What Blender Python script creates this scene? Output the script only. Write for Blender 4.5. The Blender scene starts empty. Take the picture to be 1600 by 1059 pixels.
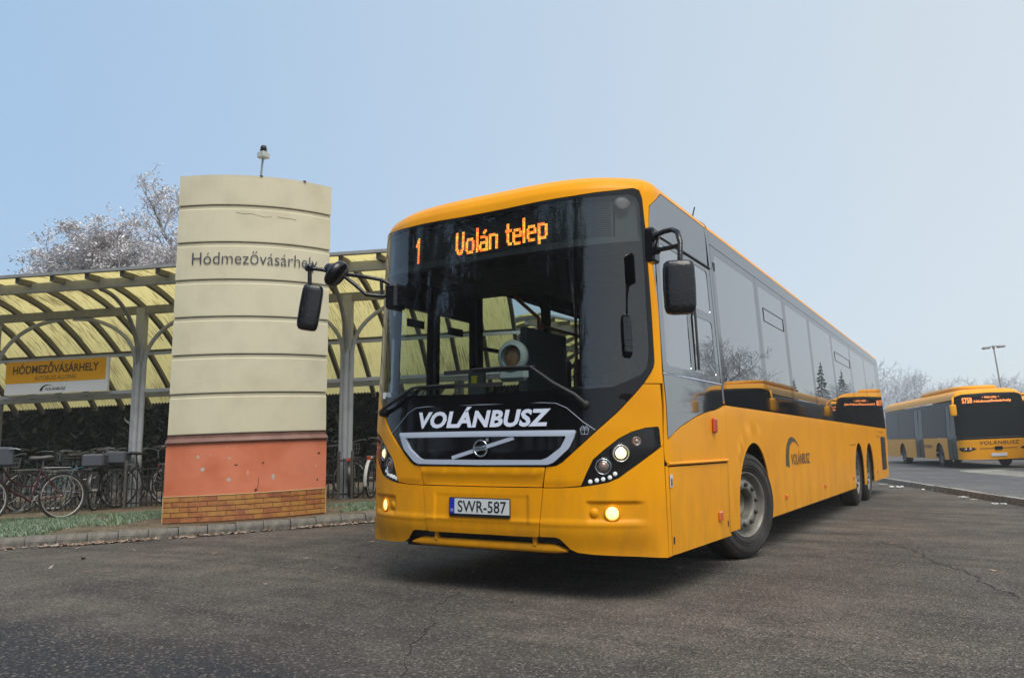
import bpy, math, random
import numpy as np
from mathutils import Vector, Matrix
from mathutils.geometry import delaunay_2d_cdt
from math import radians, sin, cos, pi

SC = bpy.context.scene
COL = SC.collection
R = random.Random(7)
NR = np.random.RandomState(11)

# ------------------------------------------------------------------ camera
CAM_POS = np.array([3.145, -4.99, 1.044])
YAW, PITCH, ROLL = radians(29.92), radians(7.49), radians(-0.335)
_f = np.array([-sin(YAW)*cos(PITCH), cos(YAW)*cos(PITCH), sin(PITCH)])
_r = np.array([cos(YAW), sin(YAW), 0.0]); _u = np.cross(_r, _f)
_r2 = cos(ROLL)*_r + sin(ROLL)*_u; _u2 = -sin(ROLL)*_r + cos(ROLL)*_u
cd = bpy.data.cameras.new('camera'); cam = bpy.data.objects.new('camera', cd); COL.objects.link(cam)
cam.matrix_world = Matrix(((_r2[0], _u2[0], -_f[0], CAM_POS[0]), (_r2[1], _u2[1], -_f[1], CAM_POS[1]),
                           (_r2[2], _u2[2], -_f[2], CAM_POS[2]), (0, 0, 0, 1)))
cd.sensor_width = 36.0; cd.lens = 36.0*1268.5/1600.0
cd.clip_start = 0.05; cd.clip_end = 2000
SC.camera = cam

# ------------------------------------------------------------------ sky, sun, exposure
SUN_EL, SUN_AZ = radians(57), radians(132)
VEIL, HAZE = 0.85, 0.0014
#     # azimuth from +Y towards +X
w = bpy.data.worlds.new('World'); SC.world = w; w.use_nodes = True
nt = w.node_tree; nt.nodes.clear()
wo = nt.nodes.new('ShaderNodeOutputWorld'); bg = nt.nodes.new('ShaderNodeBackground')
sk = nt.nodes.new('ShaderNodeTexSky'); sk.sky_type = 'NISHITA'; sk.sun_disc = False
sk.sun_elevation = SUN_EL; sk.sun_rotation = SUN_AZ
sk.air_density = 1.0; sk.dust_density = 2.0; sk.ozone_density = 1.5; sk.altitude = 80
# the fog veil over the blue sky, thicker and paler to the right
veil = nt.nodes.new('ShaderNodeMix'); veil.data_type = 'RGBA'; veil.inputs[0].default_value = VEIL; 
geo = nt.nodes.new('ShaderNodeTexCoord'); dotn = nt.nodes.new('ShaderNodeVectorMath'); dotn.operation = 'DOT_PRODUCT'
dotn.inputs[1].default_value = (sin(radians(70)), cos(radians(70)), 0); nt.links.new(geo.outputs['Generated'], dotn.inputs[0])
rgn = nt.nodes.new('ShaderNodeMapRange'); rgn.inputs[1].default_value = -.62; rgn.inputs[2].default_value = .42; nt.links.new(dotn.outputs['Value'], rgn.inputs[0])
glow = nt.nodes.new('ShaderNodeMix'); glow.data_type = 'RGBA'; glow.inputs[6].default_value = (2.55, 3.7, 5.15, 1); glow.inputs[7].default_value = (4.65, 5.15, 5.45, 1)
nt.links.new(rgn.outputs[0], glow.inputs[0]); nt.links.new(glow.outputs[2], veil.inputs[7])
bg.inputs['Strength'].default_value = 0.10
nt.links.new(sk.outputs[0], veil.inputs[6]); nt.links.new(veil.outputs[2], bg.inputs['Color']); nt.links.new(bg.outputs[0], wo.inputs['Surface'])
sd = bpy.data.lights.new('sun', 'SUN'); so = bpy.data.objects.new('sun', sd); COL.objects.link(so)
sd.energy = 2.0; sd.angle = radians(38); sd.color = (1.0, 0.94, 0.85)
sdir = Vector((sin(SUN_AZ)*cos(SUN_EL), cos(SUN_AZ)*cos(SUN_EL), sin(SUN_EL)))
so.rotation_euler = sdir.to_track_quat('Z', 'Y').to_euler(); so.location = (20, 20, 30)
SC.view_settings.view_transform = 'Standard'; SC.view_settings.look = 'None'
SC.view_settings.exposure = 0.68; SC.view_settings.gamma = 1.0; SC.view_settings.use_curve_mapping = False
SC.cycles.use_denoising = True
SC.cycles.max_bounces = 8; SC.cycles.transparent_max_bounces = 16; SC.cycles.volume_bounces = 1
SC.cycles.sample_clamp_indirect = 6.0; SC.cycles.caustics_reflective = False; SC.cycles.caustics_refractive = False

# ------------------------------------------------------------------ frame helpers
RH = np.array([cos(YAW), sin(YAW), 0.0]); FH = np.array([-sin(YAW), cos(YAW), 0.0])
SH, T0 = 0.037, -3.2                              # the ground on the left falls gently along the kerb
def wp(t, f, z=0.0):
    p = CAM_POS + t*RH + f*FH
    return np.array([p[0], p[1], z])
def tf_of(x, y):
    q = np.array([x - CAM_POS[0], y - CAM_POS[1], 0]); return q @ RH, q @ FH
def sstep(v, a, b):
    v = np.clip((v - a)/(b - a), 0, 1); return v*v*(3 - 2*v)
def zleft(t):
    return np.clip(SH*(np.asarray(t, float) - T0), -0.5, 0.055)
def zground(x, y):
    t = (x - CAM_POS[0])*RH[0] + (y - CAM_POS[1])*RH[1]; f = (x - CAM_POS[0])*FH[0] + (y - CAM_POS[1])*FH[1]
    return zleft(t)*sstep(f, 6.5, 9.0)*sstep(-t, 0.6, 1.9)

# ------------------------------------------------------------------ object helpers
def lk(o, parent=None):
    COL.objects.link(o)
    if parent is not None: o.parent = parent
    return o
def setp(o, label=None, cat=None, group=None, kind=None):
    if label: o['label'] = label
    if cat: o['category'] = cat
    if group: o['group'] = group
    if kind: o['kind'] = kind
    return o
def empty(name, loc=(0, 0, 0), rz=0, label=None, cat=None, group=None):
    o = bpy.data.objects.new(name, None); o.empty_display_size = 0.2
    o.location = loc; o.rotation_euler = (0, 0, rz); lk(o); return setp(o, label, cat, group)
def mesh(name, v, f, mat=None, smooth=False):
    me = bpy.data.meshes.new(name)
    v = np.asarray(v, float)
    me.from_pydata(v.tolist(), [], [list(map(int, q)) for q in f]); me.update()
    if mat is not None:
        for m in (mat if isinstance(mat, (list, tuple)) else [mat]): me.materials.append(m)
    if smooth: me.polygons.foreach_set('use_smooth', [True]*len(me.polygons))
    return me
def obj(name, me, parent=None, loc=None):
    o = bpy.data.objects.new(name, me); lk(o, parent)
    if loc is not None: o.location = loc
    return o
def copy_tree(o, parent=None):
    c = o.copy(); COL.objects.link(c); c.parent = parent
    for ch in list(o.children): copy_tree(ch, c)
    return c

class MB:
    """collects simple shapes into one mesh"""
    def __init__(s): s.v = []; s.f = []; s.sm = []
    def add(s, v, f, smooth=False):
        n = len(s.v); s.v += [tuple(map(float, p)) for p in v]; s.f += [[n+i for i in q] for q in f]; s.sm += [smooth]*len(f); return s
    def box(s, c, d, rz=0, M=None, bev=0.0):
        hx, hy, hz = d[0]/2, d[1]/2, d[2]/2
        if bev > 0:
            b = min(bev, hx*.9, hy*.9, hz*.9); v = []; 
            for sx in (-1, 1):
                for sy in (-1, 1):
                    for sz in (-1, 1):
                        v += [(sx*hx, sy*(hy-b), sz*(hz-b)), (sx*(hx-b), sy*hy, sz*(hz-b)), (sx*(hx-b), sy*(hy-b), sz*hz)]
            idx = lambda a, b2, c2: ((a > 0)*4 + (b2 > 0)*2 + (c2 > 0))*3
            f = []
            for sx in (-1, 1):
                q = [idx(sx, -1, -1), idx(sx, 1, -1), idx(sx, 1, 1), idx(sx, -1, 1)]; f.append(q if sx > 0 else q[::-1])
                q = [idx(-1, sx, -1)+1, idx(-1, sx, 1)+1, idx(1, sx, 1)+1, idx(1, sx, -1)+1]; f.append(q if sx > 0 else q[::-1])
                q = [idx(-1, -1, sx)+2, idx(1, -1, sx)+2, idx(1, 1, sx)+2, idx(-1, 1, sx)+2]; f.append(q if sx > 0 else q[::-1])
            for a in (-1, 1):
                for b2 in (-1, 1):
                    f.append([idx(a, b2, -1), idx(a, b2, 1), idx(a, b2, 1)+1, idx(a, b2, -1)+1])
                    f.append([idx(a, -1, b2), idx(a, 1, b2), idx(a, 1, b2)+2, idx(a, -1, b2)+2])
                    f.append([idx(-1, a, b2)+1, idx(1, a, b2)+1, idx(1, a, b2)+2, idx(-1, a, b2)+2])
                    for c2 in (-1, 1):
                        k = idx(a, b2, c2); f.append([k, k+1, k+2])
        else:
            v = [(x, y, z) for x in (-hx, hx) for y in (-hy, hy) for z in (-hz, hz)]
            f = [[0, 1, 3, 2], [4, 6, 7, 5], [0, 4, 5, 1], [2, 3, 7, 6], [0, 2, 6, 4], [1, 5, 7, 3]]
        if M is not None: v = [tuple(M @ Vector(p)) for p in v]
        elif rz:
            v = [(x*cos(rz)-y*sin(rz), x*sin(rz)+y*cos(rz), z) for x, y, z in v]
        v = [(x+c[0], y+c[1], z+c[2]) for x, y, z in v]
        return s.add(v, f)
    def tube(s, pts, r, n=8, caps=True, smooth=True):
        pts = [np.asarray(p, float) for p in pts]; m = len(pts)
        rr = r if hasattr(r, '__len__') else [r]*m
        T = []
        for i in range(m):
            d = pts[min(i+1, m-1)] - pts[max(i-1, 0)]; T.append(d/(np.linalg.norm(d)+1e-12))
        up = np.array([0, 0, 1.]) if abs(T[0][2]) < .9 else np.array([1., 0, 0])
        a = np.cross(T[0], up); a /= np.linalg.norm(a); v = []
        for i in range(m):
            a = a - T[i]*(a @ T[i]); a /= np.linalg.norm(a)+1e-12; b = np.cross(T[i], a)
            for k in range(n):
                q = 2*pi*k/n; v.append(pts[i] + rr[i]*(cos(q)*a + sin(q)*b))
        f = [[i*n+k, i*n+(k+1) % n, (i+1)*n+(k+1) % n, (i+1)*n+k] for i in range(m-1) for k in range(n)]
        s.add(v, f, smooth)
        if caps:
            s.add(v[:n], [list(range(n))[::-1]]); s.add(v[-n:], [list(range(n))])
        return s
    def bar(s, p, q, wd, ht, up=(0, 0, 1)):
        """rectangular bar from p to q"""
        p = np.asarray(p, float); q = np.asarray(q, float); d = q-p; L = np.linalg.norm(d); d /= L
        up = np.asarray(up, float); a = np.cross(d, up)
        if np.linalg.norm(a) < 1e-4: a = np.cross(d, (1, 0, 0))
        a /= np.linalg.norm(a); b = np.cross(a, d)
        v = [e + sa*a*wd/2 + sb*b*ht/2 for e in (p, q) for sa in (-1, 1) for sb in (-1, 1)]
        return s.add(v, [[0, 1, 3, 2], [4, 6, 7, 5], [0, 4, 5, 1], [2, 3, 7, 6], [0, 2, 6, 4], [1, 5, 7, 3]])
    def sweep(s, pts, wd, ht, up):
        """rectangular section along a path lying in the plane normal to up x tangent"""
        pts = [np.asarray(p, float) for p in pts]; m = len(pts); side = np.asarray(up, float); v = []
        for i in range(m):
            d = pts[min(i+1, m-1)] - pts[max(i-1, 0)]; d /= np.linalg.norm(d); b = np.cross(side, d); b /= np.linalg.norm(b)
            for sa, sb in ((-1, -1), (1, -1), (1, 1), (-1, 1)): v.append(pts[i] + sa*side*wd/2 + sb*b*ht/2)
        f = [[i*4+k, i*4+(k+1) % 4, (i+1)*4+(k+1) % 4, (i+1)*4+k] for i in range(m-1) for k in range(4)]
        f += [[3, 2, 1, 0], [(m-1)*4+k for k in range(4)]]
        return s.add(v, f)
    def lathe(s, prof, n=24, M=None, smooth=True):
        """profile of (radius, x) turned about the local x axis"""
        v = []
        for r_, x in prof:
            for k in range(n):
                q = 2*pi*k/n; v.append((x, r_*cos(q), r_*sin(q)))
        if M is not None: v = [tuple(M @ Vector(p)) for p in v]
        m = len(prof)
        f = [[i*n+k, i*n+(k+1) % n, (i+1)*n+(k+1) % n, (i+1)*n+k] for i in range(m-1) for k in range(n)]
        return s.add(v, f, smooth)
    def me(s, name, mat):
        m = mesh(name, s.v, s.f, mat); m.polygons.foreach_set('use_smooth', s.sm); m.update(); return m
    def obj(s, name, mat, parent=None, loc=None): return obj(name, s.me(name, mat), parent, loc)

# ------------------------------------------------------------------ materials
def mat(name, color=(.5, .5, .5), rough=.5, metal=0.0, coat=0.0, spec=.5, ior=None, emit=None, estr=0.0,
        noise=None, bump=None, trans=0.0):
    """noise = (scale, colour2, low, high[, detail]); bump = (scale, strength, distance)"""
    m = bpy.data.materials.new(name); m.use_nodes = True; n = m.node_tree.nodes; l = m.node_tree.links
    p = n['Principled BSDF']; p.inputs['Base Color'].default_value = (*color, 1); p.inputs['Roughness'].default_value = rough
    p.inputs['Metallic'].default_value = metal; p.inputs['Coat Weight'].default_value = coat; p.inputs['Coat Roughness'].default_value = .06
    p.inputs['Specular IOR Level'].default_value = spec
    if ior: p.inputs['IOR'].default_value = ior
    if emit: p.inputs['Emission Color'].default_value = (*emit, 1); p.inputs['Emission Strength'].default_value = estr
    if noise or bump:
        tc = n.new('ShaderNodeTexCoord')
    if noise:
        t = n.new('ShaderNodeTexNoise'); t.inputs['Scale'].default_value = noise[0]; t.inputs['Detail'].default_value = noise[4] if len(noise) > 4 else 6
        l.new(tc.outputs['Object'], t.inputs['Vector'])
        mr = n.new('ShaderNodeMapRange'); mr.inputs[1].default_value = noise[2]; mr.inputs[2].default_value = noise[3]; l.new(t.outputs['Fac'], mr.inputs[0])
        mx = n.new('ShaderNodeMix'); mx.data_type = 'RGBA'; mx.inputs[6].default_value = (*color, 1); mx.inputs[7].default_value = (*noise[1], 1)
        l.new(mr.outputs[0], mx.inputs[0]); l.new(mx.outputs[2], p.inputs['Base Color'])
    if bump:
        t2 = n.new('ShaderNodeTexNoise'); t2.inputs['Scale'].default_value = bump[0]; t2.inputs['Detail'].default_value = 4; l.new(tc.outputs['Object'], t2.inputs['Vector'])
        b = n.new('ShaderNodeBump'); b.inputs['Strength'].default_value = bump[1]; b.inputs['Distance'].default_value = bump[2]
        l.new(t2.outputs['Fac'], b.inputs['Height']); l.new(b.outputs[0], p.inputs['Normal'])
        if coat: l.new(b.outputs[0], p.inputs['Coat Normal'])
    return m
def glass(name, tint, rough=.0, f0=.04, wav=None):
    """thin pane: tinted transmission under a Schlick reflection, the same from both sides"""
    m = bpy.data.materials.new(name); m.use_nodes = True; n = m.node_tree.nodes; l = m.node_tree.links; n.clear()
    out = n.new('ShaderNodeOutputMaterial'); mix = n.new('ShaderNodeMixShader'); tr = n.new('ShaderNodeBsdfTransparent'); gl = n.new('ShaderNodeBsdfGlossy')
    tr.inputs['Color'].default_value = (*tint, 1); gl.inputs['Roughness'].default_value = rough
    g = n.new('ShaderNodeNewGeometry'); dt = n.new('ShaderNodeVectorMath'); dt.operation = 'DOT_PRODUCT'
    l.new(g.outputs['Incoming'], dt.inputs[0]); l.new(g.outputs['Normal'], dt.inputs[1])
    def mth(op, a, b=None):
        q = n.new('ShaderNodeMath'); q.operation = op
        for i, x in enumerate((a, b)):
            if x is None: continue
            if isinstance(x, (int, float)): q.inputs[i].default_value = x
            else: l.new(x, q.inputs[i])
        return q.outputs[0]
    a = mth('ABSOLUTE', dt.outputs['Value']); a = mth('SUBTRACT', 1.0, a); a = mth('POWER', a, 5.0); a = mth('MULTIPLY', a, 1-f0); a = mth('ADD', a, f0)
    a = mth('MINIMUM', a, 1.0)
    if wav:
        tc = n.new('ShaderNodeTexCoord'); t = n.new('ShaderNodeTexNoise'); t.inputs['Scale'].default_value = wav[0]; t.inputs['Detail'].default_value = 1
        l.new(tc.outputs['Object'], t.inputs['Vector']); b = n.new('ShaderNodeBump'); b.inputs['Strength'].default_value = wav[1]; b.inputs['Distance'].default_value = wav[2]
        l.new(t.outputs['Fac'], b.inputs['Height']); l.new(b.outputs[0], gl.inputs['Normal'])
    l.new(a, mix.inputs[0]); l.new(tr.outputs[0], mix.inputs[1]); l.new(gl.outputs[0], mix.inputs[2]); l.new(mix.outputs[0], out.inputs['Surface'])
    return m
YEL = (0.86, 0.350, 0.002)
M = {}
M['yellow'] = mat('yellow_paint', YEL, .34, coat=.04, spec=.14, noise=(1.7, (0.76, 0.295, 0.008), .45, .75), bump=(1.3, .02, .02))
def add_grime(m, lo, hi, col, amt):
    n = m.node_tree.nodes; l = m.node_tree.links; p = n['Principled BSDF']; src = p.inputs['Base Color'].links[0].from_socket
    tc = n.new('ShaderNodeTexCoord'); mp = n.new('ShaderNodeMapping'); mp.inputs['Scale'].default_value = (2.6, 2.6, .7); l.new(tc.outputs['Object'], mp.inputs[0])
    t = n.new('ShaderNodeTexNoise'); t.inputs['Scale'].default_value = 2.2; t.inputs['Detail'].default_value = 8; t.inputs['Roughness'].default_value = .65; l.new(mp.outputs[0], t.inputs['Vector'])
    sp = n.new('ShaderNodeSeparateXYZ'); l.new(tc.outputs['Object'], sp.inputs[0])
    r1 = n.new('ShaderNodeMapRange'); r1.inputs[1].default_value = hi; r1.inputs[2].default_value = lo; r1.inputs[3].default_value = -.22; r1.inputs[4].default_value = .16; l.new(sp.outputs[2], r1.inputs[0])
    ad = n.new('ShaderNodeMath'); ad.operation = 'ADD'; l.new(t.outputs['Fac'], ad.inputs[0]); l.new(r1.outputs[0], ad.inputs[1])
    r2 = n.new('ShaderNodeMapRange'); r2.inputs[1].default_value = .44; r2.inputs[2].default_value = .80; r2.inputs[4].default_value = amt; l.new(ad.outputs[0], r2.inputs[0])
    mx = n.new('ShaderNodeMix'); mx.data_type = 'RGBA'; mx.inputs[7].default_value = (*col, 1); l.new(src, mx.inputs[6]); l.new(r2.outputs[0], mx.inputs[0]); l.new(mx.outputs[2], p.inputs['Base Color'])
    r3 = n.new('ShaderNodeMapRange'); r3.inputs[3].default_value = p.inputs['Roughness'].default_value; r3.inputs[4].default_value = .7; l.new(r2.outputs[0], r3.inputs[0]); l.new(r3.outputs[0], p.inputs['Roughness'])
add_grime(M['yellow'], .3, 1.1, (.40, .20, .02), .5)
M['yellow_far'] = mat('yellow_paint_far', (0.86, 0.36, 0.004), .4, spec=.3)
M['gloss_black'] = mat('gloss_black', (.004, .004, .005), .10, spec=.4, bump=(2.0, .03, .02))
M['black_glass'] = mat('black_glass', (.006, .007, .009), .03, ior=3.8, bump=(.9, .05, .02))
M['band_glass'] = mat('band_glass', (.02, .022, .025), .035, ior=4.0, bump=(.8, .05, .02))
M['shell'] = mat('shell_dark', (.012, .012, .012), .7)
M['inner_dark'] = mat('interior_grey', (.035, .037, .04), .7, noise=(6, (.02, .02, .022), .4, .6))
M['inner_mid'] = mat('interior_panel', (.09, .095, .1), .6)
M['seat'] = mat('seat_cloth', (.03, .035, .06), .9, noise=(60, (.06, .05, .03), .45, .55))
M['orange_rail'] = mat('orange_rail', (.5, .13, .015), .4)
M['rubber'] = mat('rubber', (.018, .017, .016), .75, noise=(5, (.05, .045, .04), .4, .7), bump=(60, .2, .003))
M['rim'] = mat('rim_steel', (.21, .20, .175), .5, metal=.2, noise=(9, (.12, .11, .10), .45, .75))
M['chrome'] = mat('chrome', (.62, .63, .65), .15, metal=1.0)
M['silver'] = mat('silver_paint', (.50, .57, .70), .35, metal=.15)
M['plastic'] = mat('black_plastic', (.008, .008, .010), .20, noise=(60, (.05, .053, .06), .62, .74), bump=(60, .45, .005))
M['blackmatte'] = mat('black_rubbery', (.012, .012, .013), .55)
M['white_letter'] = mat('white_vinyl', (.70, .76, .90), .4)
M['brown_letter'] = mat('brown_print', (.10, .055, .02), .5)
M['lamp_on'] = mat('lamp_lit', (.9, .8, .6), .2, emit=(1.0, .68, .31), estr=1.5)
M['fog_on'] = mat('fog_lit', (.9, .7, .3), .2, emit=(1.0, .56, .15), estr=1.9)
M['lens'] = mat('lens_clear', (.42, .36, .32), .08, metal=.5, noise=(70, (.5, .12, .04), .5, .6))
M['amber'] = mat('amber_lens', (.65, .12, .01), .2, coat=.6)
M['redamber'] = mat('red_lens', (.5, .05, .01), .25, coat=.6)
M['drl'] = mat('white_diode', (.75, .77, .8), .2, emit=(1, 1, 1), estr=.25)
M['led_red'] = mat('led_red', (.5, .1, .02), .4, emit=(1.0, .16, .02), estr=1.7)
M['led_amber'] = mat('led_amber', (.5, .3, .02), .4, emit=(1.0, .52, .05), estr=1.1)
M['led_board'] = mat('led_board', (.012, .013, .015), .6)
M['led_off'] = mat('led_off', (.05, .055, .06), .5)
M['plate_white'] = mat('plate_white', (.62, .66, .68), .4)
M['plate_blue'] = mat('plate_blue', (.01, .03, .42), .4)
M['print_black'] = mat('print_black', (.012, .012, .014), .5)
M['windscreen'] = glass('windscreen_glass', (.74, .82, .80), f0=.095, wav=(1.6, .06, .03))
M['door_glass'] = glass('door_glass', (.72, .78, .76), f0=.05)
M['side_glass'] = glass('side_glass', (.06, .065, .07), f0=.50, wav=(.7, .05, .02))
M['driver_glass'] = glass('driver_glass', (.30, .33, .34), f0=.55, wav=(.9, .04, .02))
M['lens_cover'] = glass('lens_cover', (.9, .92, .92), f0=.03)
M['mirror'] = mat('mirror_glass', (.7, .72, .74), .02, metal=1.0)
M['white_plastic'] = mat('white_plastic', (.45, .48, .47), .5)
M['tan'] = mat('tan_disc', (.25, .12, .06), .6, noise=(12, (.33, .22, .13), .4, .6))
M['yellow_box'] = mat('yellow_box', (.7, .55, .02), .5)

# ================================================================== the setting
# ---- materials of the ground
def ground_mat(name, c1, c2, c3, sp=150.0, patch=.35, bumpd=.004, spark=.5, dark_band=None):
    m = bpy.data.materials.new(name); m.use_nodes = True; n = m.node_tree.nodes; l = m.node_tree.links; p = n['Principled BSDF']
    p.inputs['Roughness'].default_value = .82; p.inputs['Specular IOR Level'].default_value = .3
    tc = n.new('ShaderNodeTexCoord')
    def nz(s, d=6, rough=.6, sx=1, sy=1):
        mp = n.new('ShaderNodeMapping'); mp.inputs['Scale'].default_value = (sx, sy, 1); mp.inputs['Rotation'].default_value = (0, 0, .5)
        l.new(tc.outputs['Object'], mp.inputs[0])
        t = n.new('ShaderNodeTexNoise'); t.inputs['Scale'].default_value = s; t.inputs['Detail'].default_value = d; t.inputs['Roughness'].default_value = rough
        l.new(mp.outputs[0], t.inputs['Vector']); return t.outputs['Fac']
    def rng(v, a, b, lo=0., hi=1.):
        q = n.new('ShaderNodeMapRange'); q.inputs[1].default_value = a; q.inputs[2].default_value = b; q.inputs[3].default_value = lo; q.inputs[4].default_value = hi
        l.new(v, q.inputs[0]); return q.outputs[0]
    def mixc(f, a, b, mode='MIX'):
        q = n.new('ShaderNodeMix'); q.data_type = 'RGBA'; q.blend_type = mode
        if isinstance(f, float): q.inputs[0].default_value = f
        else: l.new(f, q.inputs[0])
        for i, x in ((6, a), (7, b)):
            if isinstance(x, tuple): q.inputs[i].default_value = (*x, 1)
            else: l.new(x, q.inputs[i])
        return q.outputs[2]
    big = rng(nz(patch, 6, .65), .42, .58); mid_ = rng(nz(2.3, 5, .65), .35, .68, .74, 1.22); streak = rng(nz(.9, 6, .7, .30, 2.4), .47, .68, 0., .85)
    c = mixc(big, c1, c2); c = mixc(streak, c, c3); c = mixc(1.0, c, mid_, 'MULTIPLY')
    if dark_band:  # darker band along a given line, its edges broken by noise
        (ax_, ay_), (bx_, by_), rad_ = dark_band
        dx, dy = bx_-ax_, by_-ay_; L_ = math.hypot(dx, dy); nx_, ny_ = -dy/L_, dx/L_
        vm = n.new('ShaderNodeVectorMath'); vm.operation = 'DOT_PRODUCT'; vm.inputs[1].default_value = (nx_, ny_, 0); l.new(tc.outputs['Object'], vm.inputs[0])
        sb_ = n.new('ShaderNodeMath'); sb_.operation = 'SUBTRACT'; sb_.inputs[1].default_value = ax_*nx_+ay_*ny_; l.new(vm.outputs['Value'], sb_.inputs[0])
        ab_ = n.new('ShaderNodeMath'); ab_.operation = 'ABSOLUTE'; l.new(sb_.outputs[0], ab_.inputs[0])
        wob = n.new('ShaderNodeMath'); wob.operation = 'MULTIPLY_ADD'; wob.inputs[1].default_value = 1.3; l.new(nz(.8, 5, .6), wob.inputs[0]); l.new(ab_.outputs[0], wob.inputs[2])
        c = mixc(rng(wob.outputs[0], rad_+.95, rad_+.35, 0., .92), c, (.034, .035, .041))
    v = n.new('ShaderNodeTexVoronoi'); v.inputs['Scale'].default_value = sp; l.new(tc.outputs['Object'], v.inputs['Vector'])
    fine = rng(nz(sp*.55, 4, .75), .33, .68, .42, 1.65)
    c = mixc(1.0, c, fine, 'MULTIPLY')
    sep = n.new('ShaderNodeSeparateColor'); l.new(v.outputs['Color'], sep.inputs[0])
    st = rng(sep.outputs[0], .82, 1.0, 0., spark)
    c = mixc(st, c, tuple(min(1, x*3.2) for x in c1))
    dk = rng(sep.outputs[1], .84, .96, 0., .75); c = mixc(dk, c, tuple(x*.3 for x in c1))
    l.new(c, p.inputs['Base Color'])
    b = n.new('ShaderNodeBump'); b.inputs['Strength'].default_value = .9; b.inputs['Distance'].default_value = bumpd
    ad = n.new('ShaderNodeMath'); ad.operation = 'ADD'; l.new(v.outputs['Distance'], ad.inputs[0]); l.new(nz(sp*.5, 3), ad.inputs[1])
    l.new(ad.outputs[0], b.inputs['Height']); l.new(b.outputs[0], p.inputs['Normal'])
    return m
M['asphalt'] = ground_mat('asphalt', (.146, .125, .103), (.092, .082, .073), (.050, .046, .044), sp=80, bumpd=.018, spark=.45, dark_band=((-3.2, -2.7), (.75, -2.45), .55))
M['apron'] = ground_mat('apron_tarmac', (.135, .132, .128), (.085, .085, .09), (.075, .07, .065), sp=60)
M['earth'] = ground_mat('verge_earth', (.16, .12, .08), (.10, .085, .055), (.20, .16, .11), sp=70, patch=1.2, bumpd=.01)
M['tar'] = mat('crack_tar', (.028, .026, .024), .9)
M['pale'] = ground_mat('pale_concrete', (.33, .31, .26), (.27, .26, .23), (.22, .21, .19), sp=40)

def axis_pts(lo, hi, a, b, fine, coarse):
    pts = list(np.linspace(lo, a, coarse, endpoint=False)) + list(np.arange(a, b, fine)) + list(np.linspace(b, hi, coarse)); return np.array(pts)
xs = axis_pts(-260, 260, -16, 12, .5, 14); ys = axis_pts(-260, 260, -8, 26, .5, 14)
gx, gy = np.meshgrid(xs, ys); gz = zground(gx, gy)
nx, ny = len(xs), len(ys)
gv = np.stack([gx, gy, gz], -1).reshape(-1, 3)
gf = [[j*nx+i, j*nx+i+1, (j+1)*nx+i+1, (j+1)*nx+i] for j in range(ny-1) for i in range(nx-1)]
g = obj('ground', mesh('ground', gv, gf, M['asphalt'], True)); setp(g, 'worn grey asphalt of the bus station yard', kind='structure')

# ---- raised apron on the right with its kerb
KR = [(6.6, 3.0), (7.6, 8.5), (8.6, 13.9), (9.35, 18.0), (10.06, 21.8), (10.9, 26.5), (11.8, 31.5), (14.0, 44.0)]
KR = [wp(*k)[:2] for k in KR]
def resample(P, step):
    P = np.asarray(P, float); d = np.r_[0, np.cumsum(np.linalg.norm(np.diff(P, axis=0), axis=1))]
    n = max(2, int(round(d[-1]/step))+1); q = np.linspace(0, d[-1], n)
    return np.stack([np.interp(q, d, P[:, k]) for k in range(P.shape[1])], 1)
kr = resample(KR, 1.0); apv = []; offs = [0.15, 2, 5, 8, 11, 14, 18, 30, 80, 200]
ZA = lambda d: 0.10 + 0.22*sstep(np.asarray(d, float), 4, 13)
for i, p in enumerate(kr):
    for o_ in offs:
        q = p + o_*np.array([RH[0], RH[1]]); apv.append((q[0], q[1], float(ZA(o_))))
no = len(offs)
extra = [(p + np.array([FH[0], FH[1]])*190) for p in (kr[-1],)]
last = kr[-1] + np.array([FH[0], FH[1]])*190 + np.array([RH[0], RH[1]])*30
for o_ in offs: q = last + o_*np.array([RH[0], RH[1]]); apv.append((q[0], q[1], float(ZA(o_))))
apf = [[i*no+k, i*no+k+1, (i+1)*no+k+1, (i+1)*no+k] for i in range(len(kr)) for k in range(no-1)]
a_ = obj('apron', mesh('apron', apv, apf, M['apron'], True)); setp(a_, 'pale grey tarmac apron beyond the right-hand kerb', kind='structure')

def kerb(name, label, path, zf, hgt, wdt, stone, m, jit=.004):
    root = empty(name, (0, 0, 0), label=label, cat='kerb')
    P = resample(path, stone); shared = {}
    for i in range(len(P)-1):
        a, b = P[i], P[i+1]; L = np.linalg.norm(b-a); c = (a+b)/2; ang = math.atan2(b[1]-a[1], b[0]-a[0])
        key = i % 5
        if key not in shared:
            q = MB(); Lh, W2, H = .5, wdt/2, hgt; rr = random.Random(key)
            prof = [(-W2, -.12), (-W2, H*.55), (-W2+.012, H-.03), (-W2+.04, H), (W2, H), (W2, -.12)]
            prof = [(y+rr.uniform(-.003, .003), z+rr.uniform(-.003, .003)) for y, z in prof]
            v = [(x, y, z) for x in (-Lh+.008, -Lh+.02, Lh-.02, Lh-.008) for y, z in prof]
            for k in list(range(6))+list(range(18, 24)):
                x, y, z = v[k]; v[k] = (x, y*.94, z-.006 if z > 0 else z)
            f = [[i2*6+k, i2*6+(k+1) % 6, (i2+1)*6+(k+1) % 6, (i2+1)*6+k] for i2 in range(3) for k in range(6)] + [[5, 4, 3, 2, 1, 0], [18+k for k in range(6)]]
            q.add(v, f); shared[key] = q.me('kerb_stone', m)
        o = obj('kerb_stone', shared[key], root); z = float(zf(c[0], c[1])) + R.uniform(-jit, jit)
        o.location = (c[0], c[1], z); o.rotation_euler = (0, R.uniform(-.006, .006), ang+R.uniform(-.012, .012)); o.scale = (L, 1, 1)
    return root
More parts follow.
